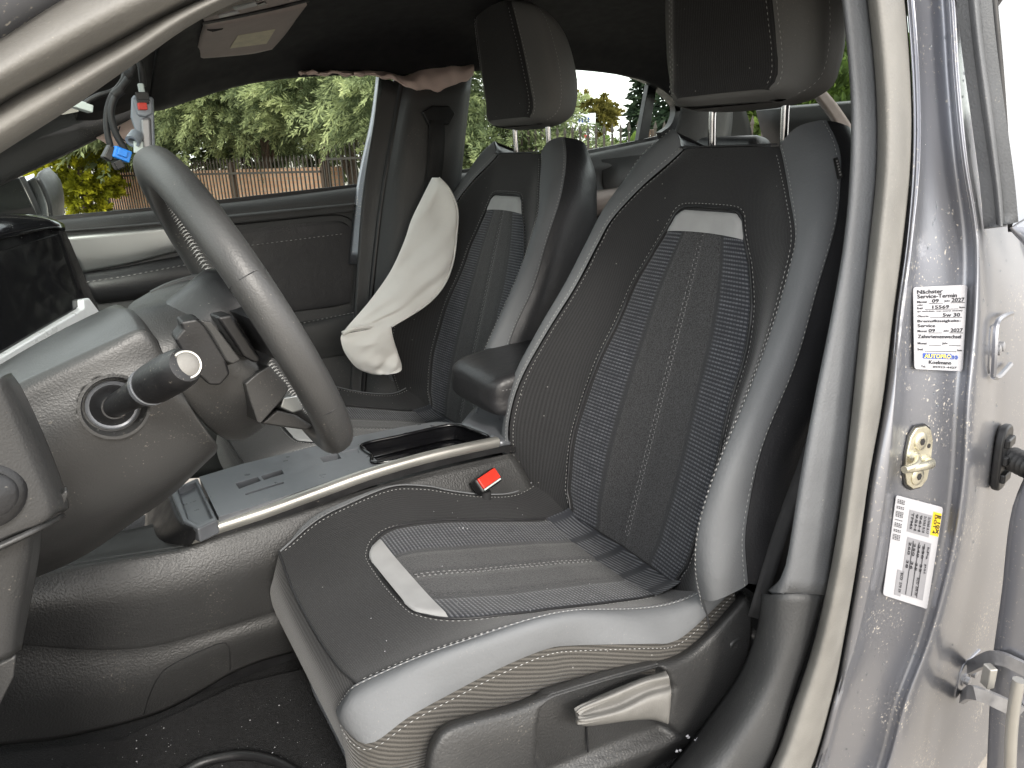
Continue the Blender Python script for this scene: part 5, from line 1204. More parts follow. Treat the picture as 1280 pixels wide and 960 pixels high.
# ------------------------------------------------------------------ rear driver-side door (standing open at the right)
od = thing('open_rear_door', V(1.0, -.80, .35), 'grey rear door standing open at the right edge, with hinges and window frame', 'car door')
DH = V(1.03, -.755, 0); DU = V(.42, -.907, 0); DN = V(-.907, -.42, 0)
onD = lambda px, py, up=0.0: onplane(px, py, DH+DN*up, DN)
patch('window_seal', [[at(1205, -30, Y=-.69), at(1214, 60, Y=-.705), at(1226, 150, Y=-.72), at(1238, 230, Y=-.733), at(1243, 283, Y=-.74)], [at(1216, -30, Y=-.708), at(1225, 60, Y=-.723), at(1237, 150, Y=-.738), at(1247, 230, Y=-.75), at(1252, 283, Y=-.757)], [at(1228, -30, Y=-.695), at(1237, 60, Y=-.71), at(1248, 150, Y=-.725), at(1256, 230, Y=-.738), at(1259, 283, Y=-.745)]], 24, 10, MAT['rubber_seal_dark'], od, thick=.02)
patch('window_frame', [[onD(1226, -30), onD(1238, 80), onD(1250, 180), onD(1260, 290)], [onD(1244, -30), onD(1254, 80), onD(1261, 180), onD(1267, 290)]], 16, 4, MAT['rubber_black'], od, thick=.015)
DG = V(-.86, -.40, .36).normalized(); onG = lambda px, py: onplane(px, py, DH+V(0, 0, 1.02)+DN*.004, DG)
patch('window_glass', [[onG(1240, -40), onG(1252, 80), onG(1260, 180), onG(1266, 292)], [onG(1420, -60), onG(1440, 80), onG(1440, 200), onG(1440, 310)]], 10, 6, MAT['privacy_glass'], od)
gpn, _ = patch('door_edge', [[onD(1262, 288), onD(1292, 330), onD(1300, 440), onD(1292, 560), onD(1264, 640), onD(1252, 740), onD(1240, 830), onD(1236, 900), onD(1232, 1000)], [onD(1278, 284, .01), onD(1306, 330, .02), onD(1314, 440, .02), onD(1306, 560, .02), onD(1288, 640, .02), onD(1280, 740, .02), onD(1270, 830, .02), onD(1266, 900, .02), onD(1262, 1000, .02)], [onD(1440, 290, .02), onD(1440, 330, .03), onD(1440, 440, .03), onD(1440, 560, .03), onD(1440, 640, .03), onD(1440, 740, .03), onD(1440, 830, .03), onD(1440, 900, .03), onD(1440, 1000, .03)]], 40, 14, MAT['paint_grey'], od, thick=.02)
tube('door_skin_lip', [at(1274, 850, Y=-.86), at(1268, 880, Y=-.86), at(1264, 920, Y=-.858), at(1262, 980, Y=-.855)], .008, MAT['champagne_trim'], od, n=16)
pb = bvh_of(pp)
def hinge(px, py, s, lab):
    c, n_ = hit(px, py, pb, .002); B = basis(n_, (0, .1, 1)); f = lambda u, w, d=0: c+B @ Vector((u*s, w*s, d*s))
    prism('hinge_plate', [f(-.022, -.028), f(.045, -.030), f(.047, .030), f(-.018, .034), f(-.026, .022), f(-.028, -.018)], n_, .006, MAT['paint_grey'], od, bevel=.002)
    for u in (-.004, .022):
        lathe('hinge_bolt', [(.0105*s, 0), (.0105*s, .002), (.0068*s, .0025), (.0066*s, .008), (.004*s, .009)], f(u, 0, .0), n_, MAT['steel_grey'], od, seg=6 if False else 16)
    return c, n_, f
c, n_, f = hinge(1240, 437, 1.0, 'upper')
sweep('hinge_web', [f(-.024, -.030, .004), f(-.030, .0, .006), f(-.022, .036, .006), f(.02, .040, .007), f(.07, .036, .008)], circ(.0035, 6), MAT['paint_grey'], od, n=24)
sweep('hinge_web', [f(-.024, -.030, .004), f(.0, -.036, .006), f(.07, -.034, .008)], circ(.0035, 6), MAT['paint_grey'], od, n=16)
c, n_, f = hinge(1205, 847, 1.05, 'lower')
for w in (.028, -.028):
    a0 = f(-.01, w, .004); a1 = at(1245 if w > 0 else 1220, 822 if w > 0 else 866, Y=-.80); a2 = at(1285 if w > 0 else 1275, 838 if w > 0 else 890, Y=-.84)
    sweep('hinge_arm', [a0, a1, a2], [(-.003, -.010), (.003, -.010), (.003, .010), (-.003, .010)], MAT['steel_grey'], od, n=14, up=(0, 0, 1))
box('hinge_knuckle', at(1236, 845, Y=-.80), (.012, .016, .034), MAT['champagne_trim'], od, rot=euler(0, 0, -25), bevel=.002)
# rubber cable boot between pillar and door
bt = thing('cable_boot', at(1250, 570, Y=-.77), 'black ribbed rubber cable boot between pillar and rear door', 'rubber boot')
c, n_ = hit(1245, 570, pb, .001); B = basis(n_, (0, .1, 1)); f = lambda u, w, d=0: c+B @ Vector((u, w, d))
prism('boot_flange', [f(.024*math.copysign(abs(math.cos(a))**.6, math.cos(a)), .048*math.copysign(abs(math.sin(a))**.6, math.sin(a)), .012) for a in [2*math.pi*i/24 for i in range(24)]], n_, .012, MAT['rubber_black'], bt, bevel=.004)
for w in (-.026, 0, .026):
    box('boot_rib', f(-.004, w, .014), (.030, .014, .008), MAT['rubber_black'], bt, rot=B, bevel=.003)
b0 = f(.010, -.002, .014); b1 = at(1300, 590, Y=-.80)
bx_ = (b1-b0).normalized(); bl_ = (b1-b0).length
pr = []
for k in range(int(bl_/.0045)): pr.append((.0175 if k % 2 else .0115, k*.0045))
lathe('boot_bellows', pr, b0, bx_, MAT['rubber_black'], bt, seg=20, sharp=30)

# ------------------------------------------------------------------ latch striker and stickers on the pillar
sk = thing('door_striker', hit(1143, 572, pb)[0], 'zinc plated door striker with two screws on the grey pillar', 'striker')
c, n_ = hit(1144, 572, pb, .0015); B = basis(n_, (.08, 0, 1)); f = lambda u, w, d=0: c+B @ Vector((u, w, d))
shape = [(-.018, -.030), (-.006, -.038), (.010, -.038), (.020, -.030), (.024, -.010), (.024, .020), (.018, .034), (.008, .040), (-.010, .040), (-.020, .030), (-.024, .010), (-.024, -.012)]
prism('gasket', [f(u*1.10, w*1.06, .0015) for u, w in shape], n_, .003, MAT['rubber_black'], sk, bevel=.001)
prism('plate', [f(u, w, .004) for u, w in shape], n_, .004, MAT['zinc'], sk, bevel=.0012)
for w in (.022, -.022):
    sc_ = lathe('screw', [(.0115, 0), (.0115, .0012), (.0095, .0022), (.0060, .0026)], f(-.001, w, .004), n_, MAT['zinc'], sk, seg=24)
    lathe('screw_socket', [(.0045, 0), (.0045, .0008), (.002, .0009)], f(-.001, w, .0064), n_, MAT['rubber_black'], sk, seg=6)
lathe('pin_hole', [(.003, 0), (.003, .0006), (.001, .0007)], f(.016, .014, .004), n_, MAT['rubber_black'], sk, seg=14)
sweep('loop', [f(.014, -.006, .002), f(.008, -.004, .015), f(-.010, -.002, .021), f(-.032, -.001, .023), f(-.052, -.001, .021)], [(.004*math.cos(t), .0055*math.sin(t)) for t in [2*math.pi*i/12 for i in range(12)]], MAT['zinc'], sk, n=22, scale=lambda t: 1.15-.3*t)
sweep('loop_foot', [f(-.012, .004, .002), f(-.017, .004, .013), f(-.034, .001, .021), f(-.053, -.001, .021)], circ(.0045, 10), MAT['zinc'], sk, n=18)
lathe('loop_base', [(.0085, 0), (.0085, .002), (.0058, .008)], f(.013, -.006, .003), n_, MAT['zinc'], sk, seg=18)
lathe('loop_base', [(.0080, 0), (.0080, .002), (.0055, .008)], f(-.012, .004, .003), n_, MAT['zinc'], sk, seg=18)

def sticker(name, label, corners, lift=.0012):
    q = [hit(x, y, pb, lift)[0] for x, y in corners]
    cq = (q[0]+q[1]+q[2]+q[3])/4; nq = (q[2]-q[0]).cross(q[3]-q[1]).normalized(); nq = nq if nq.dot(CAM-cq) > 0 else -nq
    q = [p-nq*(p-cq).dot(nq)+nq*.0012 for p in q]
    r_ = thing(name, q[0].lerp(q[2], .5), label, 'sticker')
    nr = (q[1]-q[0]).cross(q[3]-q[0]).normalized(); nr = nr if nr.dot(CAM-q[0]) > 0 else -nr
    # rounded card
    pts = []
    w, h = (q[1]-q[0]).length, (q[3]-q[0]).length; r = .004
    for cx, cy, a0 in ((r/w, r/h, 180), (1-r/w, r/h, 270), (1-r/w, 1-r/h, 0), (r/w, 1-r/h, 90)):
        for k in range(4):
            a = rad(a0+k*30); u, v_ = cx+r/w*math.cos(a), cy+r/h*math.sin(a)
            pts.append(q[0].lerp(q[1], u).lerp(q[3].lerp(q[2], u), v_)+nr*.0006)
    prism('card', pts, nr, .0008, MAT['paper'], r_, smooth=False)
    return r_, [p+nr*.0006 for p in q]
s1, q = sticker('service_sticker', 'white service reminder sticker with German print and a blue garage logo', [(1140, 359), (1206, 356), (1204, 464), (1139, 461)])
T = lambda s, u0, v0, u1, v1, m='ink', par=None: text_on('lettering', s, q, u0, v0, u1, v1, MAT[m], par or s1)
T('Nächster', .06, .035, .53, .085); T('Service-Termin', .06, .09, .80, .14)
T('Monat', .06, .165, .24, .195); T('09', .33, .15, .46, .195); T('Jahr', .56, .165, .68, .195); T('2027', .70, .145, .95, .195)
T('oder', .06, .205, .17, .228); T('bei', .06, .240, .16, .268); T('15569', .34, .225, .66, .268); T('km', .86, .245, .96, .268)
T('(je nachdem, was zuerst eintritt)', .06, .285, .92, .308); T('Ölsorte', .06, .335, .27, .365); T('5w 30', .54, .32, .88, .365)
T('Bremsflüssigkeits-', .06, .395, .90, .437); T('Service', .06, .447, .40, .487)
T('Monat', .06, .517, .24, .547); T('09', .27, .505, .40, .547); T('Jahr', .56, .517, .68, .547); T('2027', .70, .50, .95, .547)
T('Zahnriemenwechsel', .06, .575, .92, .62); T('Monat', .06, .665, .24, .695); T('Jahr', .54, .665, .66, .695); T('bei', .06, .74, .16, .768); T('km', .86, .745, .95, .768)
for u0, u1, v_ in ((.27, .54, .20), (.68, .96, .20), (.2, .84, .272), (.30, .92, .37), (.27, .54, .552), (.68, .96, .552), (.28, .52, .70), (.68, .92, .70), (.2, .84, .772)):
    quad_on('rule_line', q, u0, v_, u1, v_+.006, MAT['ink'], s1)
quad_on('logo_band', q, .16, .80, .74, .865, MAT['ink_blue'], s1); text_on('lettering', 'AUTOPRO', q, .18, .808, .72, .858, MAT['ink_yellow'], s1, lift=.0011)
T('»»', .74, .80, .88, .865, 'ink_blue'); T('Koelmann', .28, .885, .74, .93); T('Tel.', .12, .95, .22, .975); T('05923-4427', .36, .95, .86, .975)
s2, q = sticker('tyre_label', 'white tyre pressure label with grey tables and a yellow corner, tilted on the lower pillar', [(1118, 618), (1176, 633), (1157, 760), (1101, 742)])
# the label is printed sideways: build the fields in its own u,v box
quad_on('table_field', q, .30, .10, .78, .31, MAT['paper_grey'], s2); quad_on('table_field', q, .33, .36, .86, .93, MAT['paper_grey'], s2); quad_on('table_field', q, .22, .70, .36, .96, MAT['paper_grey'], s2)
quad_on('yellow_field', q, .80, .06, .985, .28, MAT['paper_yellow'], s2)
qs = [q[1], q[2], q[3], q[0]]      # turned a quarter for the sideways lettering
def TS(s, a0, b0, a1, b1): return text_on('lettering', s, qs, a0, b0, a1, b1, MAT['ink'], s2, lift=.0012)
TS('E 10X', .08, .03, .26, .10); TS('DOT 4', .08, .11, .26, .17)
for k, w in enumerate(('215/60 R17', '215/55 R18', '96H', '95H', 'TPMS')): TS(w, .12, .25+k*.09, .28, .30+k*.09)
for k, w in enumerate(('kPa  psi', '230  33', '240  35', '250  36', '260  38')): TS(w, .40+.0*k, .18+k*.10, .66, .23+k*.10)
TS('ECO  270 39', .72, .30, .90, .35); TS('ECO  270 39', .72, .66, .92, .71)
for k in range(4): TS('xxx xx xxxx x xxx xx xxxx'.replace('x', 'i'), .03, .83+k*.04, .42, .855+k*.04)
for v_ in (.45, .58, .70): quad_on('rule_line', q, v_, .38, v_+.012, .92, MAT['ink'], s2, lift=.0011)
# water beads on the paint
vs_, fs_ = [], []
random.seed(9)
for k in range(420):
    t = random.random()
    py = random.uniform(0, 955); i = np.interp(py, YS, range(len(YS))); e4 = np.interp(py, YS, E4); e5 = np.interp(py, YS, E5)
    px = e4+(e5+45-e4)*random.random()
    qh, n_ = hit(px, py, pb, .0002)
    if qh is None: continue
    if 1098 < px < 1208 and (352 < py < 468 or 530 < py < 765): continue
    r = random.choice((.0005, .0007, .0009, .0013, .0018))*random.uniform(.8, 1.2); B = basis(n_); i0 = len(vs_)
    vs_ += [qh+B @ Vector((r*math.cos(a), r*1.2*math.sin(a), 0)) for a in [2*math.pi*t/7 for t in range(7)]]
    vs_ += [qh+B @ Vector((r*.7*math.cos(a), r*.85*math.sin(a), r*.42)) for a in [2*math.pi*t/7 for t in range(7)]]+[qh+n_*r*.55]
    for t in range(7): fs_.append((i0+t, i0+(t+1) % 7, i0+7+(t+1) % 7, i0+7+t)); fs_.append((i0+7+t, i0+7+(t+1) % 7, i0+14))
wb = mk('rain_drops', vs_, fs_, MAT['water_drop'], body); wb['kind'] = 'stuff'

# ------------------------------------------------------------------ airbags
def cloth_bag(name, left, right, Yc, mat, parent, puff=.02, seed=1, nu=26, nv=50, amp=.006):
    """flat cloth bag, two sides sewn at the edge, with creases"""
    Lc, Rc = cr(left, nv), cr(right, nv); rg = np.random.default_rng(seed)
    ph = rg.uniform(0, 6, 12)
    out = []
    for sgn_ in (-1, 1):
        G = []
        for i in range(nv):
            row = []
            v_ = i/(nv-1)
            for j in range(nu):
                u = j/(nu-1); k = (4*u*(1-u))**.5*min(1, 5*v_, 5*(1-v_)+.2)
                w = amp*(math.sin(7*u+9*v_+ph[0])+.7*math.sin(16*v_-6*u+ph[1])+.6*math.sin(23*u*v_+ph[2]+4*v_)+.5*abs(math.sin(11*v_+5*u+ph[3]))+.35*math.sin(31*v_+12*u+ph[4]))
                row.append(Lc[i].lerp(Rc[i], u)+V(-.25*k*w, sgn_*(puff*k)+w*k, .1*k*w))
            G.append(row)
        out.append(G)
    a = mkgrid(name, out[0], mat, parent); return a, out
ab = thing('side_airbag', at(480, 440, Y=.58), 'white deployed side airbag hanging limp beside the passenger seat', 'airbag')
Lf = PY(.55, (540, 222), (527, 248), (514, 275), (505, 302), (488, 339), (462, 376), (437, 405), (428, 416)); Rt = PY(.50, (548, 222), (561, 236), (571, 262), (570, 293), (566, 325), (555, 355), (532, 381), (489, 408))
o1, outs = cloth_bag('upper_sheet', Lf, Rt, .6, MAT['airbag_cloth'], ab, .014, 2, amp=.0045)
mkgrid('back_sheet', outs[1], MAT['airbag_cloth'], ab, toward=V(.6, 3, .8))
Lf2 = PY(.54, (427, 418), (426, 425), (431, 441), (445, 459), (462, 467), (476, 468)); Rt2 = PY(.50, (489, 407), (491, 420), (497, 440), (502, 456), (500, 463), (486, 468))
cloth_bag('lower_pouch', Lf2, Rt2, .58, MAT['airbag_cloth'], ab, .018, 5, amp=.0035)
tube('seam', [p+V(0, -.004, 0) for p in Rt], .0022, MAT['airbag_cloth'], ab, n=60, seg=6); tube('fold_roll', PY(.525, (428, 417), (445, 410), (465, 408), (488, 407)), .006, MAT['airbag_cloth'], ab, n=24, seg=8)
prism('printed_tab', PY(.575, (504, 301), (507, 299), (505, 310), (502, 312)), V(0, -1, 0), .002, MAT['ink'], ab, smooth=False)
ca = thing('curtain_airbag', at(500, 95, Y=.6), 'crumpled pinkish curtain airbag hanging from the far roof edge', 'airbag')
Ga = loft([PY(.61, (372, 89), (430, 88), (478, 88), (505, 95), (535, 83), (592, 78)), PY(.575, (374, 91), (430, 91), (480, 93), (508, 101), (545, 95), (592, 86)), PY(.575, (376, 92), (430, 93), (482, 97), (512, 109), (549, 112), (592, 95)), PY(.60, (376, 91), (430, 92), (482, 96), (512, 108), (550, 110), (592, 94))], 50, 16)
A_, N_ = sgn_grid(Ga); uu = np.linspace(0, 1, 50)[None, :]; vv = np.linspace(0, 1, 16)[:, None]
wv = .004*np.sin(38*uu+5*vv)*np.sin(math.pi*vv)+.003*np.sin(61*uu-9*vv)*np.sin(math.pi*vv)
mkgrid('cloth', [[Vector(p) for p in r] for r in A_+N_*wv[:, :, None]], MAT['airbag_pink'], ca, thick=.003)
cb2 = thing('curtain_airbag', at(155, 160, Y=.58), 'pinkish end of the curtain airbag behind the hanging wires', 'airbag')
Gb = loft([PY(.60, (120, 172), (150, 156), (190, 134)), PY(.585, (128, 176), (152, 166), (185, 150)), PY(.585, (140, 186), (156, 180), (172, 168))], 14, 10)
mkgrid('cloth', Gb, MAT['airbag_pink'], cb2, thick=.003)
tube('edge_cord', PY(.58, (150, 158), (148, 166), (152, 173), (160, 178)), .0012, MAT['rubber_black'], cb2, n=16, seg=5)

# ------------------------------------------------------------------ roof fittings
vz = thing('sun_visor', at(300, 45, Y=.35), 'beige grey sun visor with pale warning label, folded against the roof', 'sun visor')
vis, _ = patch('visor_pad', [[at(258, 32, Y=.22), at(300, 24, Y=.22), at(345, 14, Y=.22), at(384, 6, Y=.22)], [at(252, 44, Y=.30), at(296, 38, Y=.30), at(340, 30, Y=.30), at(372, 22, Y=.30)], [at(246, 62, Y=.40), at(285, 58, Y=.40), at(325, 52, Y=.40), at(356, 44, Y=.40)], [at(243, 70, Y=.445), at(252, 73, Y=.45), at(310, 68, Y=.45), at(340, 62, Y=.44)]], 24, 18, MAT['headliner_beige'], vz, thick=.016, puff=.004, axis='uv')
vb = bvh_of(vis)
lq = [hit(x, y, vb, .001)[0] for x, y in ((297, 44), (344, 36), (333, 54), (287, 60))]
prism('warning_label', lq, (lq[1]-lq[0]).cross(lq[3]-lq[0])*(1 if (lq[1]-lq[0]).cross(lq[3]-lq[0]).dot(CAM-lq[0]) > 0 else -1), .0006, MAT['visor_label'], vz, smooth=False)
prism('visor_clip', [at(x, y, Y=.25) for x, y in ((262, 34), (282, 31), (278, 37), (266, 40), (259, 38))], V(0, -.5, -1), .006, MAT['rubber_black'], vz)
patch('visor_base', [PY(.50, (228, 42), (240, 44), (256, 45)), PY(.50, (226, 40), (240, 40), (258, 37))], 6, 4, MAT['headliner_beige'], vz, thick=.006)
oc = thing('overhead_console', at(310, 10, Y=.1), 'pale overhead lamp console at the top of the frame', 'overhead console')
oh, _ = patch('console_shell', [[at(255, 27, Y=.10), at(300, 18, Y=.10), at(345, 8, Y=.10), at(385, -2, Y=.10)], [at(262, 22, Y=.05), at(305, 12, Y=.05), at(350, 2, Y=.05), at(390, -8, Y=.05)], [at(300, -10, Y=-.09), at(340, -20, Y=-.09), at(385, -30, Y=-.09), at(420, -40, Y=-.09)]], 16, 10, MAT['headliner_beige'], oc, thick=.012)
ob = bvh_of(oh)
for c4 in (((272, 18), (296, 12), (299, 15), (274, 21)), ((290, 8), (318, 1), (322, 5), (294, 12)), ((322, 4), (330, 1), (333, 3), (325, 6))):
    hq = [hit(x, y, ob, .002)[0] for x, y in c4]
    if all(h_ is not None for h_ in hq): prism('lamp_button', hq, V(0, -.6, -1), .003, MAT['paper'] if c4[0][0] < 320 else MAT['rubber_black'], oc, bevel=.0005, seg=1)
tube('console_edge', [at(x, y, Y=.10) for x, y in ((253, 29), (300, 20), (345, 10), (386, 0))], .003, MAT['rubber_black'], oc, n=16, seg=6)
gh = thing('grab_handle', at(420, 40, Y=.56), 'dark ceiling grab handle above the front passenger window', 'grab handle')
sweep('grip', PY(.545, (366, 44), (376, 30), (390, 25), (425, 21), (455, 20), (472, 26)), [(-.013, -.006), (.013, -.006), (.010, .007), (-.010, .007)], MAT['plastic_trim'], gh, n=36, up=(0, 0, 1))
for c4 in (((358, 40), (384, 36), (382, 50), (356, 49)), ((455, 22), (478, 20), (480, 34), (456, 38))):
    prism('mount', PY(.55, *c4), V(0, -1, -.2), .02, MAT['plastic_trim'], gh, bevel=.004)

# ------------------------------------------------------------------ wiring hanging from the mirror mount
wr = thing('wiring_harness', at(170, 85, Y=-.02), 'black taped wires with blue, white and grey plugs hanging over the wheel', 'wiring')
tube('wire', PY(-.02, (160, 78), (158, 92), (152, 104), (140, 120), (134, 140), (134, 165), (139, 186)), .0042, MAT['wire_black'], wr, n=40)
tube('wire', PY(-.03, (168, 82), (160, 98), (150, 112), (141, 128), (139, 145), (144, 165), (152, 180), (158, 190)), .0045, MAT['wire_black'], wr, n=40)
tube('wire', PY(-.01, (157, 85), (152, 104), (140, 114), (124, 119), (112, 125), (104, 131)), .0034, MAT['wire_black'], wr, n=36)
tube('wire', PY(-.015, (172, 70), (176, 84), (178, 98), (179, 108)), .0045, MAT['wire_black'], wr, n=24)
tube('thin_wire', PY(-.01, (112, 125), (108, 129), (104, 133)), .0012, MAT['thread_grey'], wr, n=10)
for p, q in (((157, 96), (164, 92)), ((142, 120), (152, 112))): tube('tape', PY(-.03, p, q), .0062, MAT['wire_black'], wr, n=6)
blc = at(151, 193, Y=-.03)
pl_ = box('plug', blc, (.022, .020, .016), MAT['connector_blue'], wr, rot=euler(0, 25, 10), bevel=.002)
pl_['label'] = 'bright blue plug'
box('plug_clip', blc+V(.002, -.011, .002), (.012, .003, .010), MAT['connector_blue'], wr, rot=euler(0, 25, 10), bevel=.001)
box('plug_cap', blc+V(-.014, 0, .002), (.012, .018, .020), MAT['plastic_black'], wr, rot=euler(0, 35, 10), bevel=.002)
box('plug_lever', blc+V(-.006, -.002, -.013), (.012, .018, .012), MAT['plastic_black'], wr, rot=euler(0, -20, 10), bevel=.002)
wpc = at(102, 133, Y=-.01)
pw = box('plug', wpc, (.024, .016, .010), MAT['connector_white'], wr, rot=euler(0, 18, 20), bevel=.0015)
for q in (-.005, .005): box('plug_key', wpc+V(-.002, q, .006), (.018, .003, .003), MAT['connector_white'], wr, rot=euler(0, 18, 20), bevel=.0006)
mb = thing('mirror_bracket', at(178, 150, Y=-.02), 'silver grey mirror bracket with a red plug hanging above the wheel', 'mirror bracket')
bp_ = lambda Y, *p: PY(Y, *p)
prism('shell', bp_(-.035, (164, 122), (168, 117), (176, 121), (190, 120), (192, 124), (194, 192), (170, 192), (168, 160), (163, 146)), V(-.1, -1, .1), .03, MAT['connector_grey'], mb, bevel=.003)
prism('cover', bp_(-.040, (166, 124), (176, 123), (190, 124), (190, 142), (182, 146), (172, 144)), V(-.1, -1, .2), .008, MAT['connector_grey'], mb, bevel=.002)
prism('column', bp_(-.042, (175, 148), (188, 146), (190, 190), (178, 190)), V(-.2, -1, 0), .02, MAT['steel_grey'], mb, bevel=.004)
box('clip', at(178, 121, Y=-.042), (.016, .008, .012), MAT['plastic_black'], mb, bevel=.001); box('clip', at(177, 113, Y=-.03), (.008, .006, .018), MAT['connector_white'], mb, bevel=.002)
rp_ = box('plug', at(178, 133, Y=-.046), (.011, .008, .009), MAT['red_button'], mb, rot=euler(0, 0, 8), bevel=.0012); rp_['label'] = 'small red plug'
box('plug_hood', at(179, 127, Y=-.044), (.014, .009, .006), MAT['plastic_black'], mb, bevel=.001)
lathe('pivot_socket', [(.0085, 0), (.0095, .012), (.0095, .016), (.006, .016), (.005, .006)], at(171, 168, Y=-.04), V(-.5, -.6, -.6), MAT['connector_grey'], mb, seg=18)
box('foot', at(173, 184, Y=-.044), (.012, .008, .016), MAT['connector_white'], mb, rot=euler(0, 8, 0), bevel=.0015)

# ------------------------------------------------------------------ seat belt, buckle
bk = thing('belt_buckle', at(610, 605, Y=-.125), 'black seat belt buckle with red release button beside the driver seat', 'buckle')
ba = (at(627, 592, Y=-.115)-at(598, 612, Y=-.135)).normalized(); bc_ = at(611, 598, Y=-.152)
bn = (CAM-bc_).normalized(); bs = ba.cross(bn).normalized(); bn = bs.cross(ba).normalized(); Bm = Matrix((ba, bs, bn)).transposed()
box('case', bc_-bn*.012+bs*.002, (.054, .030, .022), MAT['plastic_black'], bk, rot=Bm, bevel=.005)
box('release_button', bc_, (.046, .021, .006), MAT['red_button'], bk, rot=Bm, bevel=.002)
box('button_edge', bc_+bs*.0125-bn*.001, (.044, .003, .004), MAT['connector_white'], bk, rot=Bm, bevel=.0008)
tube('stem', [bc_-bn*.015-V(0, 0, .02), bc_-V(.01, 0, .12), V(bc_.x-.01, bc_.y, .36)], .011, MAT['belt_web'], bk, n=12)
sb2 = thing('seat_belt', at(548, 190, Y=.59), 'dark seat belt webbing hanging on the far pillar', 'seat belt')
patch('webbing', [PY(.585, (537, 150), (536, 180), (534, 215), (525, 260)), PY(.583, (556, 150), (556, 180), (553, 215), (545, 262))], 14, 4, MAT['belt_web'], sb2, thick=.0015)
prism('guide_loop', PY(.59, (528, 140), (540, 132), (562, 132), (570, 142), (562, 156), (536, 156)), V(0, -1, 0), .012, MAT['plastic_black'], sb2, bevel=.004)
sb3 = thing('seat_belt', at(985, 640, Y=-.64), 'dark seat belt webbing running down behind the driver seat to the sill', 'seat belt')
patch('webbing', [[at(1042, 400, Y=-.60), at(1010, 540, Y=-.63), at(968, 660, Y=-.645), at(935, 770, Y=-.65)], [at(1056, 400, Y=-.61), at(1026, 545, Y=-.645), at(985, 668, Y=-.66), at(952, 775, Y=-.66)]], 20, 4, MAT['belt_web'], sb3, thick=.0015)

# ------------------------------------------------------------------ driver seat side cover and lever
cv_rows = [PY(-.585, (532, 1000), (531, 960), (538, 925), (562, 902), (640, 879), (690, 858), (760, 838), (815, 824), (850, 812), (882, 786), (925, 738)),
           PY(-.612, (536, 1000), (534, 962), (542, 930), (566, 907), (643, 885), (694, 866), (762, 846), (818, 832), (856, 820), (890, 793), (932, 746)),
           PY(-.622, (545, 1010), (543, 975), (552, 942), (578, 920), (650, 900), (700, 884), (768, 862), (824, 848), (862, 838), (900, 812), (940, 765)),
           PY(-.626, (560, 1020), (560, 990), (572, 962), (600, 945), (660, 925), (712, 908), (780, 890), (830, 880), (866, 872), (903, 850), (938, 805)),
           PY(-.622, (570, 1060), (575, 1040), (600, 1010), (630, 990), (690, 965), (740, 950), (800, 935), (840, 925), (870, 915), (900, 895), (925, 850)),
           PY(-.60, (580, 1100), (590, 1080), (620, 1050), (650, 1030), (710, 1000), (760, 985), (815, 965), (850, 950), (876, 935), (895, 915), (915, 880))]
Gv = loft(cv_rows, 90, 60)
# press the lever pocket into the cover
pk = [(676, 884), (690, 872), (760, 850), (826, 832), (838, 842), (846, 860), (838, 905), (855, 922), (838, 930), (760, 960), (690, 990), (668, 960), (672, 905)]
def inside(x, y, poly):
    c = False; j = len(poly)-1
    for i in range(len(poly)):
        xi, yi = poly[i]; xj, yj = poly[j]
        if ((yi > y) != (yj > y)) and (x < (xj-xi)*(y-yi)/(yj-yi)+xi): c = not c
        j = i
    return c
def pdist(x, y, poly):
    b_ = 1e9
    for i in range(len(poly)):
        x0, y0 = poly[i]; x1, y1 = poly[(i+1) % len(poly)]; dx, dy = x1-x0, y1-y0; t = max(0, min(1, ((x-x0)*dx+(y-y0)*dy)/(dx*dx+dy*dy)))
        b_ = min(b_, math.hypot(x-x0-t*dx, y-y0-t*dy))
    return b_
def toPix(P):
    d = P-CAM; w = d.dot(FW); return 640+CAM_F*d.dot(RT)/w, 480-CAM_F*d.dot(UP)/w
for r in Gv:
    for j, P in enumerate(r):
        x, y = toPix(P)
        if inside(x, y, pk):
            k = min(1, pdist(x, y, pk)/9); k = k*k*(3-2*k); r[j] = P+V(0, .024*k, 0)
scv = mkgrid('side_cover', Gv, MAT['plastic_console'], driver, thick=.004)
lvr, _ = patch('height_lever', [PY(-.622, (719, 888), (726, 880), (760, 864), (800, 848), (832, 838)), PY(-.640, (721, 890), (730, 884), (766, 870), (806, 853), (836, 846)), PY(-.632, (722, 896), (734, 892), (772, 881), (808, 864), (838, 856)), PY(-.648, (723, 900), (738, 899), (778, 889), (812, 874), (839, 868)), PY(-.640, (726, 905), (742, 905), (785, 899), (815, 896), (836, 902)), PY(-.620, (728, 908), (745, 907), (788, 901), (815, 900), (834, 905))], 30, 26, MAT['lever_grey'], driver, thick=.006)
tube('lever_slot', PY(-.604, (733, 909), (734, 925), (735, 940)), .0014, MAT['rubber_black'], driver, n=10, seg=6)
patch('recliner_knob', [PY(-.60, (915, 790), (925, 782), (940, 784), (955, 800)), PY(-.625, (914, 805), (926, 798), (942, 800), (955, 812)), PY(-.61, (912, 828), (925, 822), (940, 818), (950, 820))], 14, 10, MAT['plastic_dark'], driver, thick=.01)
0 and patch('cover_ridge', [PY(-.624, (845, 850), (852, 840), (880, 812), (905, 785)), PY(-.632, (850, 856), (858, 846), (885, 818), (910, 790)), PY(-.622, (858, 862), (866, 852), (890, 824), (915, 796))], 14, 8, MAT['plastic_console'], driver, thick=.004)

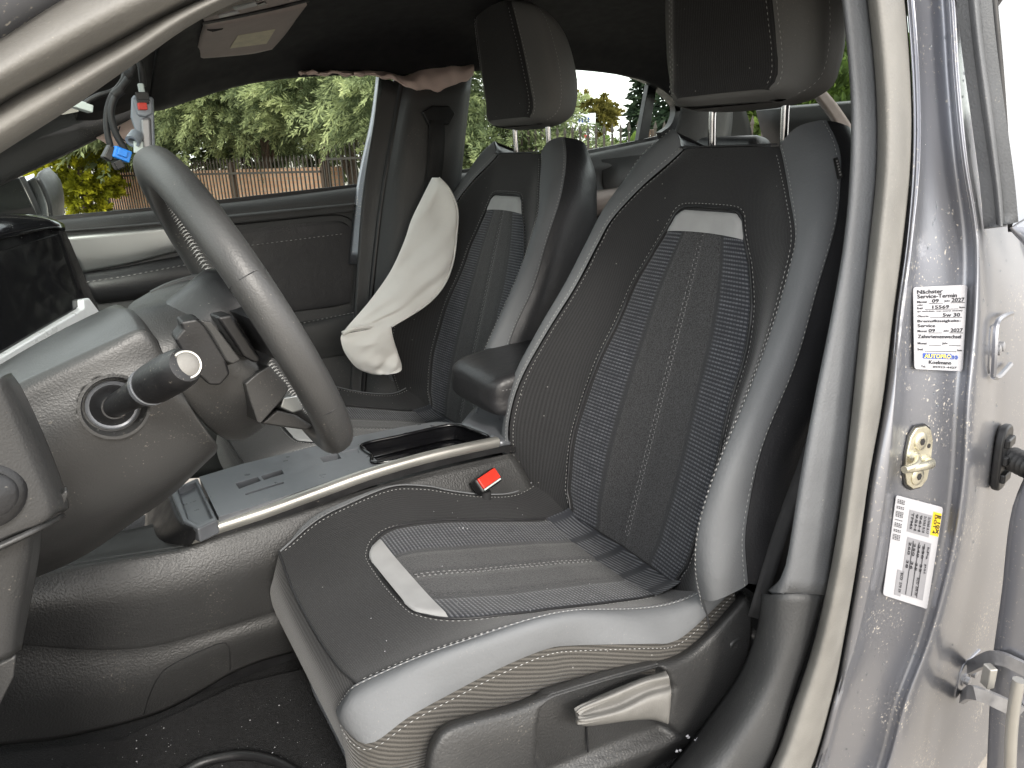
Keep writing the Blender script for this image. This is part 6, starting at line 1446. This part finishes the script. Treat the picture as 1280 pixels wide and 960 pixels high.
# ------------------------------------------------------------------ floor mat and crumbs
fm = thing('floor_mat', V(.0, -.4, FZ), 'black cloth floor mat with corded edge in the driver footwell', 'floor mat')
fp = [at(-60, 950, Z=FZ+.012), at(150, 925, Z=FZ+.012), at(300, 855, Z=FZ+.012), at(385, 835, Z=FZ+.012), at(440, 962, Z=FZ+.012), at(470, 1040, Z=FZ+.012), at(100, 1200, Z=FZ+.012), at(-200, 1100, Z=FZ+.012)]
prism('pad', fp, V(0, 0, 1), .008, MAT['mat_cloth'], fm)
tube('edge_cord', [fp[3]+V(0, 0, .003), at(400, 868, Z=FZ+.015), at(420, 915, Z=FZ+.015), fp[4]+V(0, 0, .003), fp[5]+V(0, 0, .003)], .005, MAT['rubber_black'], fm, n=30)
tube('edge_cord', [at(225, 968, Z=FZ+.018), at(255, 952, Z=FZ+.018), at(300, 944, Z=FZ+.018), at(340, 950, Z=FZ+.018), at(370, 965, Z=FZ+.018), at(390, 985, Z=FZ+.018)], .007, MAT['plastic_black'], fm, n=40)
tube('seat_cable', [at(386, 838, Z=.42), at(396, 868, Z=.41), at(415, 905, Z=.40), at(436, 950, Z=.39), at(450, 1000, Z=.38)], .004, MAT['plastic_grey'], driver, n=24)
# crumbs of glass and paint
random.seed(21); vs_, fs_ = [], []
def crumb(p, r):
    i0 = len(vs_)
    for d in ((1, 0, 0), (-1, 0, 0), (0, 1, 0), (0, -1, 0), (0, 0, 1), (0, 0, -1)): vs_.append(p+Vector(d)*r*random.uniform(.5, 1.3))
    for q in ((0, 2, 4), (2, 1, 4), (1, 3, 4), (3, 0, 4), (2, 0, 5), (1, 2, 5), (3, 1, 5), (0, 3, 5)): fs_.append(tuple(i0+x for x in q))
for k in range(150):
    px = random.uniform(60, 440); py = random.uniform(820, 958)
    if py < 960-(px-20)*.34: continue
    crumb(at(px, py, Z=FZ+.0145), random.choice((.0004, .0005, .0006, .0008, .0013)))
for k in range(26):
    x = random.uniform(.22, .62); h = random.uniform(-.17, .17); crumb(V(x, -.35+h, cush_z(h, x)+.0045), random.choice((.0006, .0009)))
for px, py in ((859, 920), (861, 922), (869, 925), (871, 924), (850, 938), (846, 939)): crumb(at(px, py, Y=-.64), .0026)
for px, py in ((574, 660), (579, 660), (584, 661)): crumb(at(px, py, Z=.548), .0022)
cr_ = mk('glass_crumbs', vs_, fs_, MAT['paper'], None, smooth=False); tag(cr_, 'scattered white crumbs of broken glass on seat and carpet', 'debris', kind='stuff')
